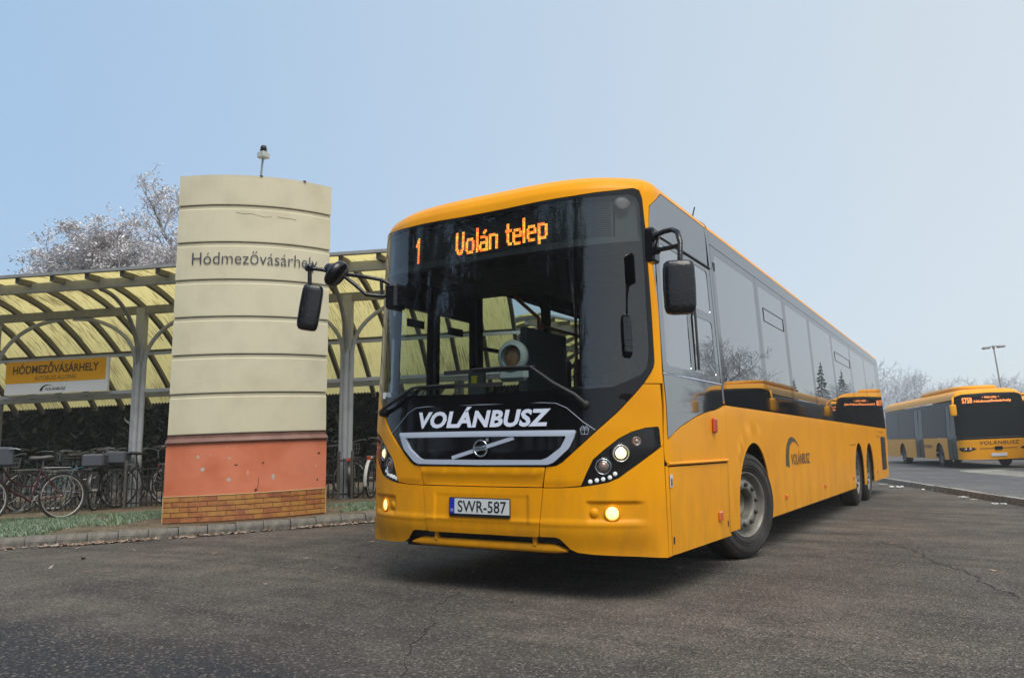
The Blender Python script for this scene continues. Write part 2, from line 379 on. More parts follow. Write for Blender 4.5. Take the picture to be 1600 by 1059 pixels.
M['kerb'] = mat('kerb_concrete', (.20, .185, .155), .9, noise=(7, (.10, .095, .085), .35, .7), bump=(50, .5, .01))
M['kerb2'] = mat('kerb_frosty', (.36, .35, .32), .9, noise=(9, (.20, .19, .17), .35, .7), bump=(50, .5, .01))
kerb('kerb', 'long low kerb with pale frosted top at right edge of the yard', [k for k in KR[1:7]], lambda x, y: 0.0, .115, .16, .9, M['kerb2'])
KL = [(-14, 8.6), (-9.5, 9.0), (-7.4, 9.25), (-5.89, 9.55), (-4.9, 9.76), (-3.9, 10.09), (-2.9, 10.53), (-1.9, 11.07), (-1.1, 11.65), (-.3, 12.5), (.5, 13.8), (1.3, 15.4)]
KLw = [wp(*k)[:2] for k in KL]
KLs = resample(KLw, .25)
kerb('kerb', 'rounded grey concrete kerb stones below the cream pillar with leaves at its foot', [KLw[1], *KLw[2:]], zground, .125, .14, .33, M['kerb'])

# ---- verge behind the left kerb
vv = []; nb = [0.06, .3, .6, 1.0, 1.5, 2.1, 2.8, 3.6, 4.5, 6, 9, 14, 22, 40]
for p in KLs:
    for o_ in nb:
        q = p + o_*np.array([FH[0], FH[1]]); 
        if o_ > 3 and False: pass
        z = float(zleft(tf_of(*q)[0])*sstep(-tf_of(*q)[0], .6, 1.9)) + .122 + .03*sstep(o_, .1, .8); vv.append((q[0], q[1], z))
nb_ = len(nb)
vf = [[i*nb_+k, i*nb_+k+1, (i+1)*nb_+k+1, (i+1)*nb_+k] for i in range(len(KLs)-1) for k in range(nb_-1)]
vg = obj('verge', mesh('verge', vv, vf, M['earth'], True)); setp(vg, 'bare earth verge behind the kerb', kind='structure')
def zverge(t, f=None): return float(zleft(t)*sstep(-t, .6, 1.9)) + .15

# grass blades with frost: dense where the photo shows green
def scatter_quads(P, N, size, mats, aspect=3.0, tilt=.5, seed=1, name='grass'):
    rs = np.random.RandomState(seed); n = len(P)
    yaw = rs.rand(n)*2*pi; h = size*(.6+.8*rs.rand(n)); wd = h/aspect
    d = np.stack([np.cos(yaw), np.sin(yaw), np.zeros(n)], 1); le = rs.randn(n, 2)*tilt
    top = np.stack([le[:, 0]*h, le[:, 1]*h, h], 1)
    v = np.empty((n, 3, 3)); v[:, 0] = P - d*wd[:, None]/2; v[:, 1] = P + d*wd[:, None]/2; v[:, 2] = P + top
    me = bpy.data.meshes.new(name); me.from_pydata(v.reshape(-1, 3).tolist(), [], np.arange(n*3).reshape(-1, 3).tolist())
    for m_ in mats: me.materials.append(m_)
    me.polygons.foreach_set('material_index', rs.randint(0, len(mats), n)); me.update(); return me
M['grass_a'] = mat('grass_green', (.07, .145, .06), .8); M['grass_b'] = mat('grass_frosted', (.30, .40, .30), .85); M['grass_c'] = mat('grass_straw', (.17, .17, .09), .9)
rs = np.random.RandomState(5); GP = []
kt = np.array([k[0] for k in KL]); kf = np.array([k[1] for k in KL])
def patchn(t, f): return math.sin(t*3.1+f*1.7)+math.sin(t*1.3-f*4.2+1)+math.sin(t*7.3+f*2.1)*.5
while len(GP) < 70000:
    t = rs.uniform(-10.5, -.6); d = rs.uniform(.12, 3.2) if t < -4.3 else rs.uniform(.12, 2.8)
    f = float(np.interp(t, kt, kf))+d
    if -4.9 < t < -2.35 and d < 1.4: continue                      # the pillar and worn ground round it
    if -5.5 < t < -4.3 and d < .7 and patchn(t, f) > -.9: continue  # trodden earth left of the pillar
    if t > -4.3 and (d < .35 or d > 1.9 or patchn(t, f) < -.7): continue
    if t < -4.3 and patchn(t*1.2, f) < -1.7: continue
    p = wp(t, f, zverge(t)-.012 if d > .5 else zverge(t)-.025); GP.append(p)
gm = scatter_quads(np.array(GP), None, .042, [M['grass_a'], M['grass_a'], M['grass_b'], M['grass_b'], M['grass_c']], 4.0, .55, 3)
go = obj('grass', gm); setp(go, 'short frosted green grass on the verge', kind='stuff')

# dead leaves along the kerb
M['leaf_a'] = mat('dead_leaf_pink', (.36, .25, .18), .9); M['leaf_b'] = mat('dead_leaf_brown', (.20, .12, .075), .9); M['leaf_c'] = mat('dead_leaf_grey', (.33, .29, .25), .9)
def leaf_mesh(P, size, mats, seed, flat=.25, name='leaves'):
    rs = np.random.RandomState(seed); n = len(P); yaw = rs.rand(n)*2*pi; L = size*(.5+rs.rand(n)); W = L*(.25+.3*rs.rand(n))
    a = np.stack([np.cos(yaw), np.sin(yaw), rs.randn(n)*flat], 1); b = np.stack([-np.sin(yaw), np.cos(yaw), rs.randn(n)*flat], 1)
    v = np.empty((n, 4, 3)); v[:, 0] = P - a*L[:, None]/2; v[:, 1] = P - b*W[:, None]/2; v[:, 2] = P + a*L[:, None]/2; v[:, 3] = P + b*W[:, None]/2
    v[:, 0, 2] += .006; v[:, 2, 2] += .01
    me = bpy.data.meshes.new(name); me.from_pydata(v.reshape(-1, 3).tolist(), [], np.arange(n*4).reshape(-1, 4).tolist())
    for m_ in mats: me.materials.append(m_)
    me.polygons.foreach_set('material_index', rs.randint(0, len(mats), n)); me.update(); return me
LP = []
for _ in range(2300):
    t = rs.uniform(-9, 1.0); c = max(0, math.sin(t*2.3)+math.sin(t*5.1+1)+1.2)
    if rs.rand() > c/2.2+.15: continue
    f = float(np.interp(t, kt, kf)) - .075 - abs(rs.randn())*.055
    x, y, _z = wp(t, f); LP.append((x, y, zground(x, y)+.008+.012*rs.rand()))
for _ in range(60):
    t = rs.uniform(-7, 6); f = rs.uniform(5.5, 10); x, y, _z = wp(t, f)
    LP.append((x, y, zground(x, y)+.006))
lo_ = obj('fallen_leaves', leaf_mesh(np.array(LP), .065, [M['leaf_a'], M['leaf_a'], M['leaf_b'], M['leaf_c']], 8)); setp(lo_, 'dry brown leaves lying along the kerb foot', kind='stuff')

# cracks and a seam in the asphalt
def crack(name, label, pts, wd, seed):
    rr = random.Random(seed); P = resample(np.array(pts, float), .06); v = []; f = []
    for i, p in enumerate(P):
        d = P[min(i+1, len(P)-1)]-P[max(i-1, 0)]; d /= np.linalg.norm(d); nrm = np.array([-d[1], d[0]])
        c = p + nrm*(rr.uniform(-.018, .018)+.02*math.sin(i*.31+seed)+.012*math.sin(i*1.1)); h = wd*(.35+rr.random()*.9)/2
        for sg in (-1, 1):
            q = c+nrm*sg*h; v.append((q[0], q[1], float(zground(q[0], q[1]))+.004))
    f = [[2*i, 2*i+1, 2*i+3, 2*i+2] for i in range(len(P)-1)]
    o = obj(name, mesh(name, v, f, M['tar'])); setp(o, label, kind='structure')
crack('asphalt_crack', 'long ragged crack in the asphalt right of the bus', [(1.85, 5.0), (2.35, 4.4), (2.6, 3.6), (2.95, 2.7), (3.3, 1.57), (3.6, .8)], .014, 1)
crack('asphalt_crack', 'thin seam across the asphalt in front of the bus', [(-.25, .1), (-.05, -.4), (.2, -.9), (.48, -1.4), (.75, -1.9)], .007, 2)
crack('asphalt_crack', 'short branching crack near the long one', [(2.35, 4.4), (2.9, 4.2), (3.5, 4.3)], .010, 3)
KRt = np.array([6.6, 7.6, 8.6, 9.35, 10.06, 10.9, 11.8, 14.0, 44.0]); KRf = np.array([3.0, 8.5, 13.9, 18.0, 21.8, 26.5, 31.5, 44.0, 234.0])
def zapron(x, y):
    t, f = tf_of(x, y); return float(ZA(t - np.interp(f, KRf, KRt)))
pp = resample(np.array([(2.36, 27.53), (2.9, 24.8), (4.3, 21.6), (7.6, 23.5), (6.6, 28.0), (4.2, 29.0), (2.36, 27.53)]), .6)[:-1]
pc = pp.mean(0); pv = [(pc[0], pc[1], zapron(*pc)+.006)]; nr = len(pp)
for k in (.33, .66, 1.0):
    for q in pp: e = pc+(q-pc)*k*(1 if k < 1 else R.uniform(.93, 1.05)); pv.append((e[0], e[1], zapron(*e)+.006))
pf = [[0, 1+i, 1+(i+1) % nr] for i in range(nr)] + [[1+j*nr+i, 1+(j+1)*nr+i, 1+(j+1)*nr+(i+1) % nr, 1+j*nr+(i+1) % nr] for j in range(2) for i in range(nr)]
pk = obj('pale_patch', mesh('pale_patch', pv, pf, M['pale'])); setp(pk, 'pale concrete patch on the far apron', kind='structure')

# ================================================================== bus bodies as a curved surface (s along the outline, z up)
class Body:
    def __init__(B, a=.15, uc=1.2, W=1.275, leanT=((.3, 1.15, 1.5, 2.85, 3.0), (0, 0, .03, .14, .16)),
                 insT=((0, 1.3, 2.75, 2.90, 2.955, 3.005, 3.045, 3.075, 3.095, 3.11), (0, 0, .040, .048, .068, .12, .21, .38, .68, 1.14)), skew=.052):
        us = np.linspace(0, uc, 200); yy = a*us**4; th0 = math.atan(4*a*uc**3); Rr = (W-uc)/(1-sin(th0)); th = np.linspace(th0, pi/2, 60)[1:]
        us = np.r_[us, uc+Rr*(np.sin(th)-sin(th0))]; yy = np.r_[yy, yy[-1]+Rr*(cos(th0)-np.cos(th))]
        B.TU, B.TY = us, yy; B.TS = np.r_[0, np.cumsum(np.hypot(np.diff(us), np.diff(yy)))]; B.W = W; B.SE = B.TS[-1]; B.YE = yy[-1]
        B.leanT, B.insT, B.skew = leanT, insT, skew
    def s_of_y(B, y): return B.SE + (y - B.YE)
    def base(B, s, z):
        s = np.asarray(s, float); z = np.asarray(z, float); a = np.abs(s); sg = np.where(s >= 0, 1., -1.)
        u = np.interp(a, B.TS, B.TU); y = np.interp(a, B.TS, B.TY) + np.maximum(0, a - B.SE)
        ins = np.interp(z, *B.insT); zr = B.insT[0][3]; d = np.maximum(0, ins - np.interp(zr, *B.insT))
        y = y + (np.interp(z, *B.leanT))*np.maximum(0, 1-y/1.5) + d*np.maximum(0, 1-y/4.)
        x = sg*u*(1-ins/B.W); k = np.clip((z-1.3)/1.6, 0, 1.1)
        return np.stack([x - B.skew*k, y, z + .42*B.skew*k*(x/B.W - 1)], -1)
    def nrm(B, s, z, disp=None):
        h = .004
        def q(s_, z_):
            p = B.base(s_, z_); return p
        ds = q(s+h, z)-q(s-h, z); dz = q(s, z+h)-q(s, z-h); n = np.cross(ds, dz); return n/np.linalg.norm(n, axis=-1, keepdims=True)
    def P(B, s, z, off=0.0):
        s = np.asarray(s, float); z = np.asarray(z, float); return B.base(s, z) + B.nrm(s, z)*np.asarray(off)[..., None]
    def frame(B, s, z, off=0.0):
        p = B.P(s, z, off); n = B.nrm(np.asarray(s, float), np.asarray(z, float)); up = np.array([0, 0, 1.])-n*n[2]; up /= np.linalg.norm(up); rt = np.cross(up, n)
        return p, rt, up, n

def densify(P, step):
    out = []
    for i in range(len(P)):
        a = np.array(P[i], float); b = np.array(P[(i+1) % len(P)], float); n = max(1, int(math.ceil(np.linalg.norm(b-a)/step)))
        out += [a+(b-a)*k/n for k in range(n)]
    return np.array(out)
def inpoly(P, q):
    x, y = q[:, 0], q[:, 1]; c = np.zeros(len(q), bool); j = len(P)-1
    for i in range(len(P)):
        xi, yi = P[i]; xj, yj = P[j]
        k = ((yi > y) != (yj > y)) & (x < (xj-xi)*(y-yi)/((yj-yi) if yj != yi else 1e-12)+xi); c ^= k; j = i
    return c
def mir(P): return [(-x, y) for x, y in P][::-1]
def sym(P):
    """close a right-half outline (from the centre line up and back) with its mirror image"""
    return list(P) + [(-x, y) for x, y in P[::-1] if abs(x) > 1e-6]
def roundc(P, r, n=4):
    out = []; N = len(P)
    for i in range(N):
        p = np.array(P[i], float); a = np.array(P[i-1], float)-p; b = np.array(P[(i+1) % N], float)-p; la, lb = np.linalg.norm(a), np.linalg.norm(b)
        q = min(r, la*.45, lb*.45); A = p+a/la*q; Bq = p+b/lb*q
        for k in range(n+1):
            t = k/n; out.append(tuple((1-t)**2*A+2*t*(1-t)*p+t*t*Bq))
    return out
def sheet(B, name, outer, mt, parent, holes=(), off=0.0, res=.07, thick=.014, disp=None, sx=None, flat=False):
    loops = [densify(outer, res*.8)] + [densify(h, res*.6) for h in holes]
    allp = np.concatenate(loops); cons = []; k0 = 0
    for L in loops:
        n = len(L); cons += [(k0+i, k0+(i+1) % n) for i in range(n)]; k0 += n
    lo = allp.min(0); hi = allp.max(0); rx = sx or res
    G = np.stack(np.meshgrid(np.arange(lo[0]+rx/2, hi[0], rx), np.arange(lo[1]+res/2, hi[1], res)), -1).reshape(-1, 2)
    if len(G):
        k = inpoly(loops[0], G)
        for L in loops[1:]: k &= ~inpoly(L, G)
        G = G[k]
        if len(G):
            near = np.zeros(len(G), bool)
            for c in range(0, len(allp), 400):
                near |= (np.abs(G[:, None, :]-allp[None, c:c+400]).max(2) < res*.3).any(1)
            G = G[~near]
    pts = np.concatenate([allp, G]) if len(G) else allp
    r = delaunay_2d_cdt([Vector(p) for p in pts], cons, [], 0, 1e-6)
    V = np.array([(p[0], p[1]) for p in r[0]]); F = np.array(r[2])
    ce = V[F].mean(1); k = inpoly(loops[0], ce)
    for L in loops[1:]: k &= ~inpoly(L, ce)
    F = F[k]
    a, b, c = V[F[:, 0]], V[F[:, 1]], V[F[:, 2]]; ar = (b[:, 0]-a[:, 0])*(c[:, 1]-a[:, 1])-(b[:, 1]-a[:, 1])*(c[:, 0]-a[:, 0])
    F[ar < 0] = F[ar < 0][:, ::-1]; F = F[np.abs(ar) > 1e-9]
    s, z = V[:, 0], V[:, 1]
    fo = (lambda s_, z_: off + disp(s_, z_)) if disp else (lambda s_, z_: np.full(np.shape(s_), off))
    P3 = B.P(s, z, fo(s, z)); h = .006
    N3 = B.nrm(s, z)
    if disp:
        ds = B.P(s+h, z, fo(s+h, z))-B.P(s-h, z, fo(s-h, z)); dz = B.P(s, z+h, fo(s, z+h))-B.P(s, z-h, fo(s, z-h))
        N3 = np.cross(ds, dz); N3 /= np.linalg.norm(N3, axis=1, keepdims=True)
    if flat: N3 = N3*np.array([1, 1, 0.]); N3 /= np.linalg.norm(N3, axis=1, keepdims=True)     # float glass hangs plumb
    nv = len(V); Lp = []; fs = F.tolist(); norms = [None]*0; sk = []; skn = []
    if thick:
        cnt = {}
        for t in F:
            for i in range(3):
                e = (t[i], t[(i+1) % 3]); cnt[e] = 1
        bn = N3
        for (i, j) in list(cnt):
            if (j, i) in cnt: continue
            e = P3[j]-P3[i]; n_ = np.cross(e, bn[i]); n_ /= np.linalg.norm(n_)+1e-12
            q = len(P3)+len(sk); sk += [P3[i], P3[j], P3[j]-bn[j]*thick, P3[i]-bn[i]*thick]; skn += [n_]*4
            fs.append([q+1, q, q+3, q+2])
    AV = np.concatenate([P3, np.array(sk)]) if sk else P3; AN = np.concatenate([N3, np.array(skn)]) if sk else N3
    me = bpy.data.meshes.new(name); me.from_pydata(AV.tolist(), [], fs); me.materials.append(mt)
    me.polygons.foreach_set('use_smooth', [True]*len(me.polygons)); me.update()
    me.normals_split_custom_set_from_vertices(AN.tolist())
    return obj(name, me, parent)

def text_mesh(body, mt, height, width=None, shear=0.0, bold=0.0, extrude=0.0, align='CENTER', spacing=1.0, mapf=None, name='lettering', capref='H'):
    def mk(t, off):
        cu = bpy.data.curves.new('t', 'FONT'); cu.body = t; cu.size = 1; cu.shear = shear; cu.offset = off; cu.space_character = spacing; cu.resolution_u = 3
        if extrude: cu.extrude = 0
        ob = bpy.data.objects.new('t', cu); COL.objects.link(ob); bpy.context.view_layer.update()
        me = bpy.data.meshes.new_from_object(ob.evaluated_get(bpy.context.evaluated_depsgraph_get()))
        bpy.data.objects.remove(ob); bpy.data.curves.remove(cu); return me
    r = mk(capref, 0); yy = [v.co.y for v in r.vertices]; cap = max(yy)-min(yy); bpy.data.meshes.remove(r)
    me = mk(body, bold*cap); V = np.array([v.co[:] for v in me.vertices]); x0, x1 = V[:, 0].min(), V[:, 0].max()
    kx = ky = height/cap
    if width: kx = width/(x1-x0)
    V[:, 0] = (V[:, 0]-(x0+x1)/2)*kx if align == 'CENTER' else (V[:, 0]-x0)*kx
    V[:, 1] *= ky
    Q = mapf(V[:, 0], V[:, 1]); 
    F = [list(p.vertices) for p in me.polygons]; bpy.data.meshes.remove(me)
    return mesh(name, Q, F, mt)
def flatmap(c, rt, up, off=(0, 0, 0)):
    c = np.asarray(c, float)+np.asarray(off, float); rt = np.asarray(rt, float); up = np.asarray(up, float)
    return lambda x, y: c + x[:, None]*rt + y[:, None]*up
def discs(B, s, z, off, prof, n=20):
    """lathe placed on the body surface: profile of (radius, outward)"""
    p, rt, up, nn = B.frame(s, z, off)
    Mx = Matrix(((nn[0], rt[0], up[0], p[0]), (nn[1], rt[1], up[1], p[1]), (nn[2], rt[2], up[2], p[2]), (0, 0, 0, 1)))
    return MB().lathe(prof, n, Mx)

def wheel(name, parent, loc, steer, outward, rad=.49, wid=.28, nuts=10):
    """wheel > tyre, rim, nuts; outward = +1 or -1 along x"""
    root = bpy.data.objects.new(name, None); root.location = loc; root.rotation_euler = (0, 0, steer + (0 if outward > 0 else pi)); lk(root, parent)
    h = wid/2; k = rad/.49
    t = MB().lathe([(.292*k, h-.035), (.30*k, h-.01), (.33*k, h-.002), (.40*k, h+.006), (.448*k, h-.004), (.472*k, h-.022), (.484*k, h-.05), (.490*k, h-.09), (.491*k, 0), (.490*k, -h+.09), (.48*k, -h+.03), (.43*k, -h), (.30*k, -h)], 48)
    for ring in (.34, .365, .425):
        t.lathe([((ring-.003)*k, h+.003), (ring*k, h+.010), ((ring+.003)*k, h+.003)], 48)
    for off_ in (-.075, -.025, .03, .08):
        t.lathe([(.4915*k, off_-.005), (.4925*k, off_-.004), (.4925*k, off_+.004), (.4915*k, off_+.005)], 40)
    t.obj('tyre', M['rubber'], root)
    r = MB().lathe([(.30*k, h-.012), (.296*k, h-.004), (.287*k, h-.008), (.280*k, h-.04), (.268*k, h-.07), (.262*k, h-.085), (.225*k, h-.05), (.213*k, h-.03), (.152*k, h-.03), (.144*k, h-.036), (.140*k, h-.07), (.136*k, h-.15), (.125*k, h-.16), (.12*k, h-.11), (.095*k, h-.10), (.085*k, h-.17), (0, h-.18)], 40)
    r.obj('rim', M['rim'], root)
    nm = MB()
    for i in range(nuts):
        q = 2*pi*i/nuts+.2; nm.lathe([(.017, h-.032), (.017, h-.012), (.012, h-.004), (0, h-.002)], 8, Matrix.Translation((0, .183*k*cos(q), .183*k*sin(q))))
        nm.lathe([(.024, h-.031), (.021, h-.027)], 8, Matrix.Translation((0, .183*k*cos(q), .183*k*sin(q))))
    nm.obj('wheel_nuts', M['rubber'], root)
    return root

# ================================================================== the yellow bus
BUS = empty('bus', (0, 0, 0), label='large yellow foreground bus, headlamps lit, LED sign reading 1 Volán telep', cat='bus')
B = Body(); SY = B.s_of_y
GAP = .004
glass_open = sym([(0, 1.42), (.70, 1.434), (.83, 1.430), (1.0, 1.440), (1.10, 1.478), (1.21, 1.525), (1.25, 1.57), (1.268, 1.63), (1.276, 1.72), (1.28, 2.3), (1.272, 2.77), (1.255, 2.825), (1.2, 2.845), (1.0, 2.832), (.5, 2.812), (0, 2.802)])
mask_out = sym([(0, .902), (.467, .902), (.54, .903), (.599, .910), (.645, .934), (.771, 1.043), (.905, 1.162), (1.021, 1.265), (1.158, 1.402), (1.223, 1.469), (1.278, 1.535), (1.303, 1.575), (1.311, 1.612), (1.313, 1.73), (1.313, 1.96), (1.309, 2.286), (1.304, 2.621), (1.297, 2.817), (1.280, 2.874), (1.232, 2.89), (1.077, 2.869), (.772, 2.845), (.217, 2.829), (0, 2.828)])
mk = sheet(B, 'front_mask', mask_out, M['gloss_black'], BUS, [glass_open], res=.05, disp=lambda s, z: -.010*sstep(z, .9, 1.0)*(1-sstep(z, 1.33, 1.40)) + .012*np.exp(-((z-1.372)/.022)**2)*(np.abs(s) < 1.05))
sheet(B, 'windscreen', glass_open, M['windscreen'], BUS, res=.06, off=-.002, thick=0)

# roof: structured grid, lower edge follows the windscreen top and side windows
zl_s = [0, .217, .772, 1.077, 1.232, 1.280, 1.300, 1.308, 1.3165, 1.342, 1.3425, 1.357, 1.40, 1.575, 1.6, 16.02]
zl_z = [2.833, 2.834, 2.850, 2.874, 2.895, 2.880, 2.82, 2.621, 2.556, 2.556, 2.65, 2.767, 2.80, 2.912, 2.915, 2.915]
sp_ = np.unique(np.r_[np.linspace(0, 1.2, 26), zl_s, np.linspace(1.2, 1.8, 26), np.linspace(2, 16.02, 30)])
spp = np.r_[-sp_[::-1], sp_[1:]]; zt_ = np.array([2.93, 2.942, 2.955, 2.967, 2.98, 2.992, 3.005, 3.016, 3.027, 3.038, 3.048, 3.058, 3.068, 3.077, 3.086, 3.095, 3.103, 3.11])
gs_, gz_ = [], []
for s_ in spp:
    zl = float(np.interp(abs(s_), zl_s, zl_z)); col = np.r_[np.linspace(zl, 2.93, 7)[:-1], zt_]; gs_.append(np.full(len(col), s_)); gz_.append(col)
gs_ = np.array(gs_); gz_ = np.array(gz_); rp = B.P(gs_, gz_, np.zeros(gs_.shape)); m_, n_ = gs_.shape
rf = [[i*n_+k, (i+1)*n_+k, (i+1)*n_+k+1, i*n_+k+1] for i in range(m_-1) for k in range(n_-1)]
rv = rp.reshape(-1, 3).tolist()
tops = [i*n_+n_-1 for i in range(m_)]
for i in range(m_//2): rf.append([tops[i], tops[i+1], tops[m_-2-i], tops[m_-1-i]]) if i+1 < m_-2-i else None
roof = obj('roof', mesh('roof', rv, rf, M['yellow'], True), BUS)
roof['label'] = 'yellow roof with rounded front dome'
MB().tube([(1.02, 1.9, 2.98), (1.05, 1.94, 3.15)], .006, 6).obj('antenna', M['blackmatte'], roof)
sl = MB(); pts = [B.P(SY(1.86), z_, .0015) for z_ in np.linspace(2.92, 3.06, 8)]; sl.tube(pts, .004, 5); sl.obj('roof_seam', M['shell'], roof)

for sg in (1, -1):
    P_ = [(1.300, 1.50), (1.42, 1.45), (1.42, 2.76), (1.60, 2.90), (1.45, 2.93), (1.33, 2.86), (1.302, 2.60)]
    sheet(B, 'pillar_backing', P_ if sg > 0 else mir(P_), M['shell'], BUS, off=-.022, res=.06, thick=0)
YD = lambda y: SY(y)
# A pillars, cheeks, bumper
def bump_disp(s, z):
    a = np.abs(s)
    d = -.038*sstep(.50-z, 0, .20) + .008*np.exp(-((z-.522)/.018)**2)*(1-sstep(a, 1.1, 1.3))
    rec = sstep(a, .80, .84)*(1-sstep(a, 1.12, 1.24)); d = d - .014*rec*sstep(z, .525, .545)*(1-sstep(z, .655, .668))
    d = d*(1-sstep(a, 1.15, 1.36))
    d = d - .006*(a < .39)*sstep(z, .50, .508)*(1-sstep(z, .698, .704))
    return d
ap = [(1.317, 1.615), (1.306, 1.577), (1.282, 1.536), (1.228, 1.466), (1.376, 1.468), (1.380, 1.642), (1.383, 1.918), (1.376, 2.10), (1.366, 2.197), (1.356, 2.29), (1.345, 2.432), (1.341, 2.552), (1.3155, 2.552), (1.314, 2.286), (1.318, 1.96)]
hl = [(.779, .771), (.82, .86), (.864, .949), (.934, 1.008), (1.038, 1.088), (1.126, 1.131), (1.226, 1.158), (1.316, 1.166), (1.329, 1.150), (1.340, 1.037), (1.248, .976), (1.150, .910), (1.085, .868), (1.032, .83), (.963, .801), (.877, .784)]
cheek = [(.530, .897), (.545, .898), (.604, .905), (.650, .930), (.776, 1.039), (.910, 1.158), (1.026, 1.261), (1.163, 1.398), (1.222, 1.460), (1.352, 1.460), (1.357, 1.25), (1.361, 1.044), (1.341, 1.034), (1.331, 1.153), (1.318, 1.170), (1.226, 1.162), (1.126, 1.135), (1.038, 1.092), (.932, 1.012), (.861, .951), (.816, .862), (.776, .775), (.66, .764), (.509, .761)]
corner = [(.509, .755), (.66, .758), (.777, .766), (.878, .780), (.965, .797), (1.034, .826), (1.087, .864), (1.152, .906), (1.250, .972), (1.342, 1.030), (1.361, 1.039), (1.366, .86), (1.370, .729), (1.377, .5), (1.382, .293), (1.163, .306), (.85, .320), (.74, .330), (.69, .350), (.655, .385), (.62, .418), (.59, .428), (.474, .428), (.480, .50), (.490, .593)]
for sg in (1, -1):
    fl = (lambda P: P) if sg > 0 else mir
    sheet(B, 'windscreen_pillar', fl(ap), M['yellow'], BUS, res=.03)
    sheet(B, 'front_cheek', fl(cheek), M['yellow'], BUS, res=.04, disp=lambda s, z: .012*np.exp(-((z-1.0-(np.abs(s)-.77)*.95)/.10)**2)*0 - .006*np.exp(-((z-.76)/.02)**2))
    cp = sheet(B, 'bumper_corner', fl(corner), M['yellow'], BUS, res=.02, disp=bump_disp)
    # fog lamp and its blank cap
    p = discs(B, sg*.984, .594, bump_disp(.984, .594), [(.056, -.002), (.056, .010), (.047, .012), (.043, .002), (.043, -.02)]); p.obj('fog_rim', M['yellow'], cp)
    discs(B, sg*.984, .594, -.02, [(.043, .006), (.03, .014), (0, .018)]).obj('fog_lamp', M['fog_on'], cp)
    discs(B, sg*.860, .594, bump_disp(.86, .594), [(.043, -.004), (.043, -.002), (.040, .0), (.038, -.006), (.035, -.006), (.033, .004), (0, .006)]).obj('tow_cap', M['yellow'], cp)
    # headlamp
    hp = fl(hl); hr = sheet(B, 'headlight', hp, M['gloss_black'], BUS, off=-.035, res=.04, thick=0)
    rim_ = MB(); lp = densify(hp, .04); o1 = B.P(lp[:, 0], lp[:, 1], .0); i1 = B.P(lp[:, 0], lp[:, 1], -.036); n = len(lp)
    rim_.add(np.r_[o1, i1], [[i, (i+1) % n, n+(i+1) % n, n+i] for i in range(n)], True); rim_.obj('headlight_edge', M['gloss_black'], hr)
    sheet(B, 'lens_cover', hp, M['lens_cover'], hr, off=-.002, res=.05, thick=0)
    for (s_, z_, r_, key) in ((1.053, .99, .057, 'lamp_on'), (.929, .902, .053, 'lens')):
        d = discs(B, sg*s_, z_, -.034, [(r_+.018, 0), (r_+.016, .016), (r_+.006, .020), (r_, .014), (r_-.004, .004)], 24); d.obj('lamp_bezel', M['gloss_black'], hr)
        discs(B, sg*s_, z_, -.030, [(r_+.002, .018), (r_-.002, .022), (r_-.006, .014)], 24).obj('lamp_ring', M['chrome'], hr)
        discs(B, sg*s_, z_, -.034, [(r_-.006, .010), (r_*.62, .012), (r_*.6, .018)], 24).obj('reflector', M['chrome'], hr)
        discs(B, sg*s_, z_, -.030, [(r_*.66, .010), (r_*.5, .020), (r_*.25, .026), (0, .028)], 20).obj('bulb_lens', M[key], hr)
    discs(B, sg*1.169, 1.07, -.034, [(.034, 0), (.032, .010), (.024, .012), (.022, .006), (.012, .014), (0, .016)], 18).obj('marker_lamp', M['lens'], hr)
    for s_, z_ in ((.837, .801), (.883, .81), (.927, .818), (.974, .829), (1.011, .853)):
        discs(B, sg*s_, z_, -.034, [(.015, 0), (.0145, .012), (.010, .018), (0, .020)], 12).obj('running_diode', M['drl'], hr)
flap = sheet(B, 'front_flap', roundc(sym([(0, .761), (.498, .763), (.524, .897), (0, .897)]), .01), M['yellow'], BUS, res=.05, disp=lambda s, z: .012*np.exp(-((z-.86)/.03)**2)-.004*np.exp(-((z-.765)/.015)**2))
cb = sheet(B, 'bumper_centre', roundc(sym([(0, .424), (.462, .424), (.468, .445), (.485, .593), (.503, .756), (0, .754)]), .006), M['yellow'], BUS, res=.02, disp=bump_disp)
bar_s = np.linspace(-.66, .66, 50); bb = MB(); sec = [(.378, -.066), (.366, -.050), (.335, -.046), (.318, -.058), (.318, -.10), (.378, -.10)]
bv = []
for s_ in bar_s:
    k = 1-.0*abs(s_); 
    for z_, o_ in sec:
        e = max(0, abs(s_)-.56)/.1; zz = z_ if z_ < .36 else z_-.05*e*0
        bv.append(B.P(s_, (zz-.34)*(1-.35*e)+.34 - (.02 if z_ > .36 else 0)*e, o_))
ns = len(sec); bb.add(bv, [[i*ns+k, (i+1)*ns+k, (i+1)*ns+(k+1) % ns, i*ns+(k+1) % ns] for i in range(len(bar_s)-1) for k in range(ns)], True)
bb.obj('bumper_step', M['yellow'], BUS)
for sg in (1, -1):
    q = MB(); p0 = B.P(sg*.415, .395, -.048); q.box(p0+np.array([0, .012, .004]), (.034, .04, .085), bev=.008); q.obj('step_post', M['yellow'], BUS)
# licence plate
pl = MB(); y0 = -.012
pl.box((0, y0+.004, .611), (.515, .012, .136), bev=.005); plo = pl.obj('plate_frame', M['blackmatte'], BUS)
MB().box((.006, y0-.005, .618), (.492, .006, .106)).obj('plate', M['plate_white'], plo)
MB().box((-.224, y0-.0062, .618), (.042, .006, .106)).obj('plate_band', M['plate_blue'], plo)
fm = lambda x0, z0: flatmap((x0, y0-.0095, z0), (1, 0, 0), (0, 0, 1))
obj('plate_number', text_mesh('SWR-587', M['print_black'], .078, .405, bold=.012, mapf=fm(.028, .578)), plo)
obj('country_letter', text_mesh('H', M['plate_white'], .022, mapf=fm(-.224, .578)), plo)
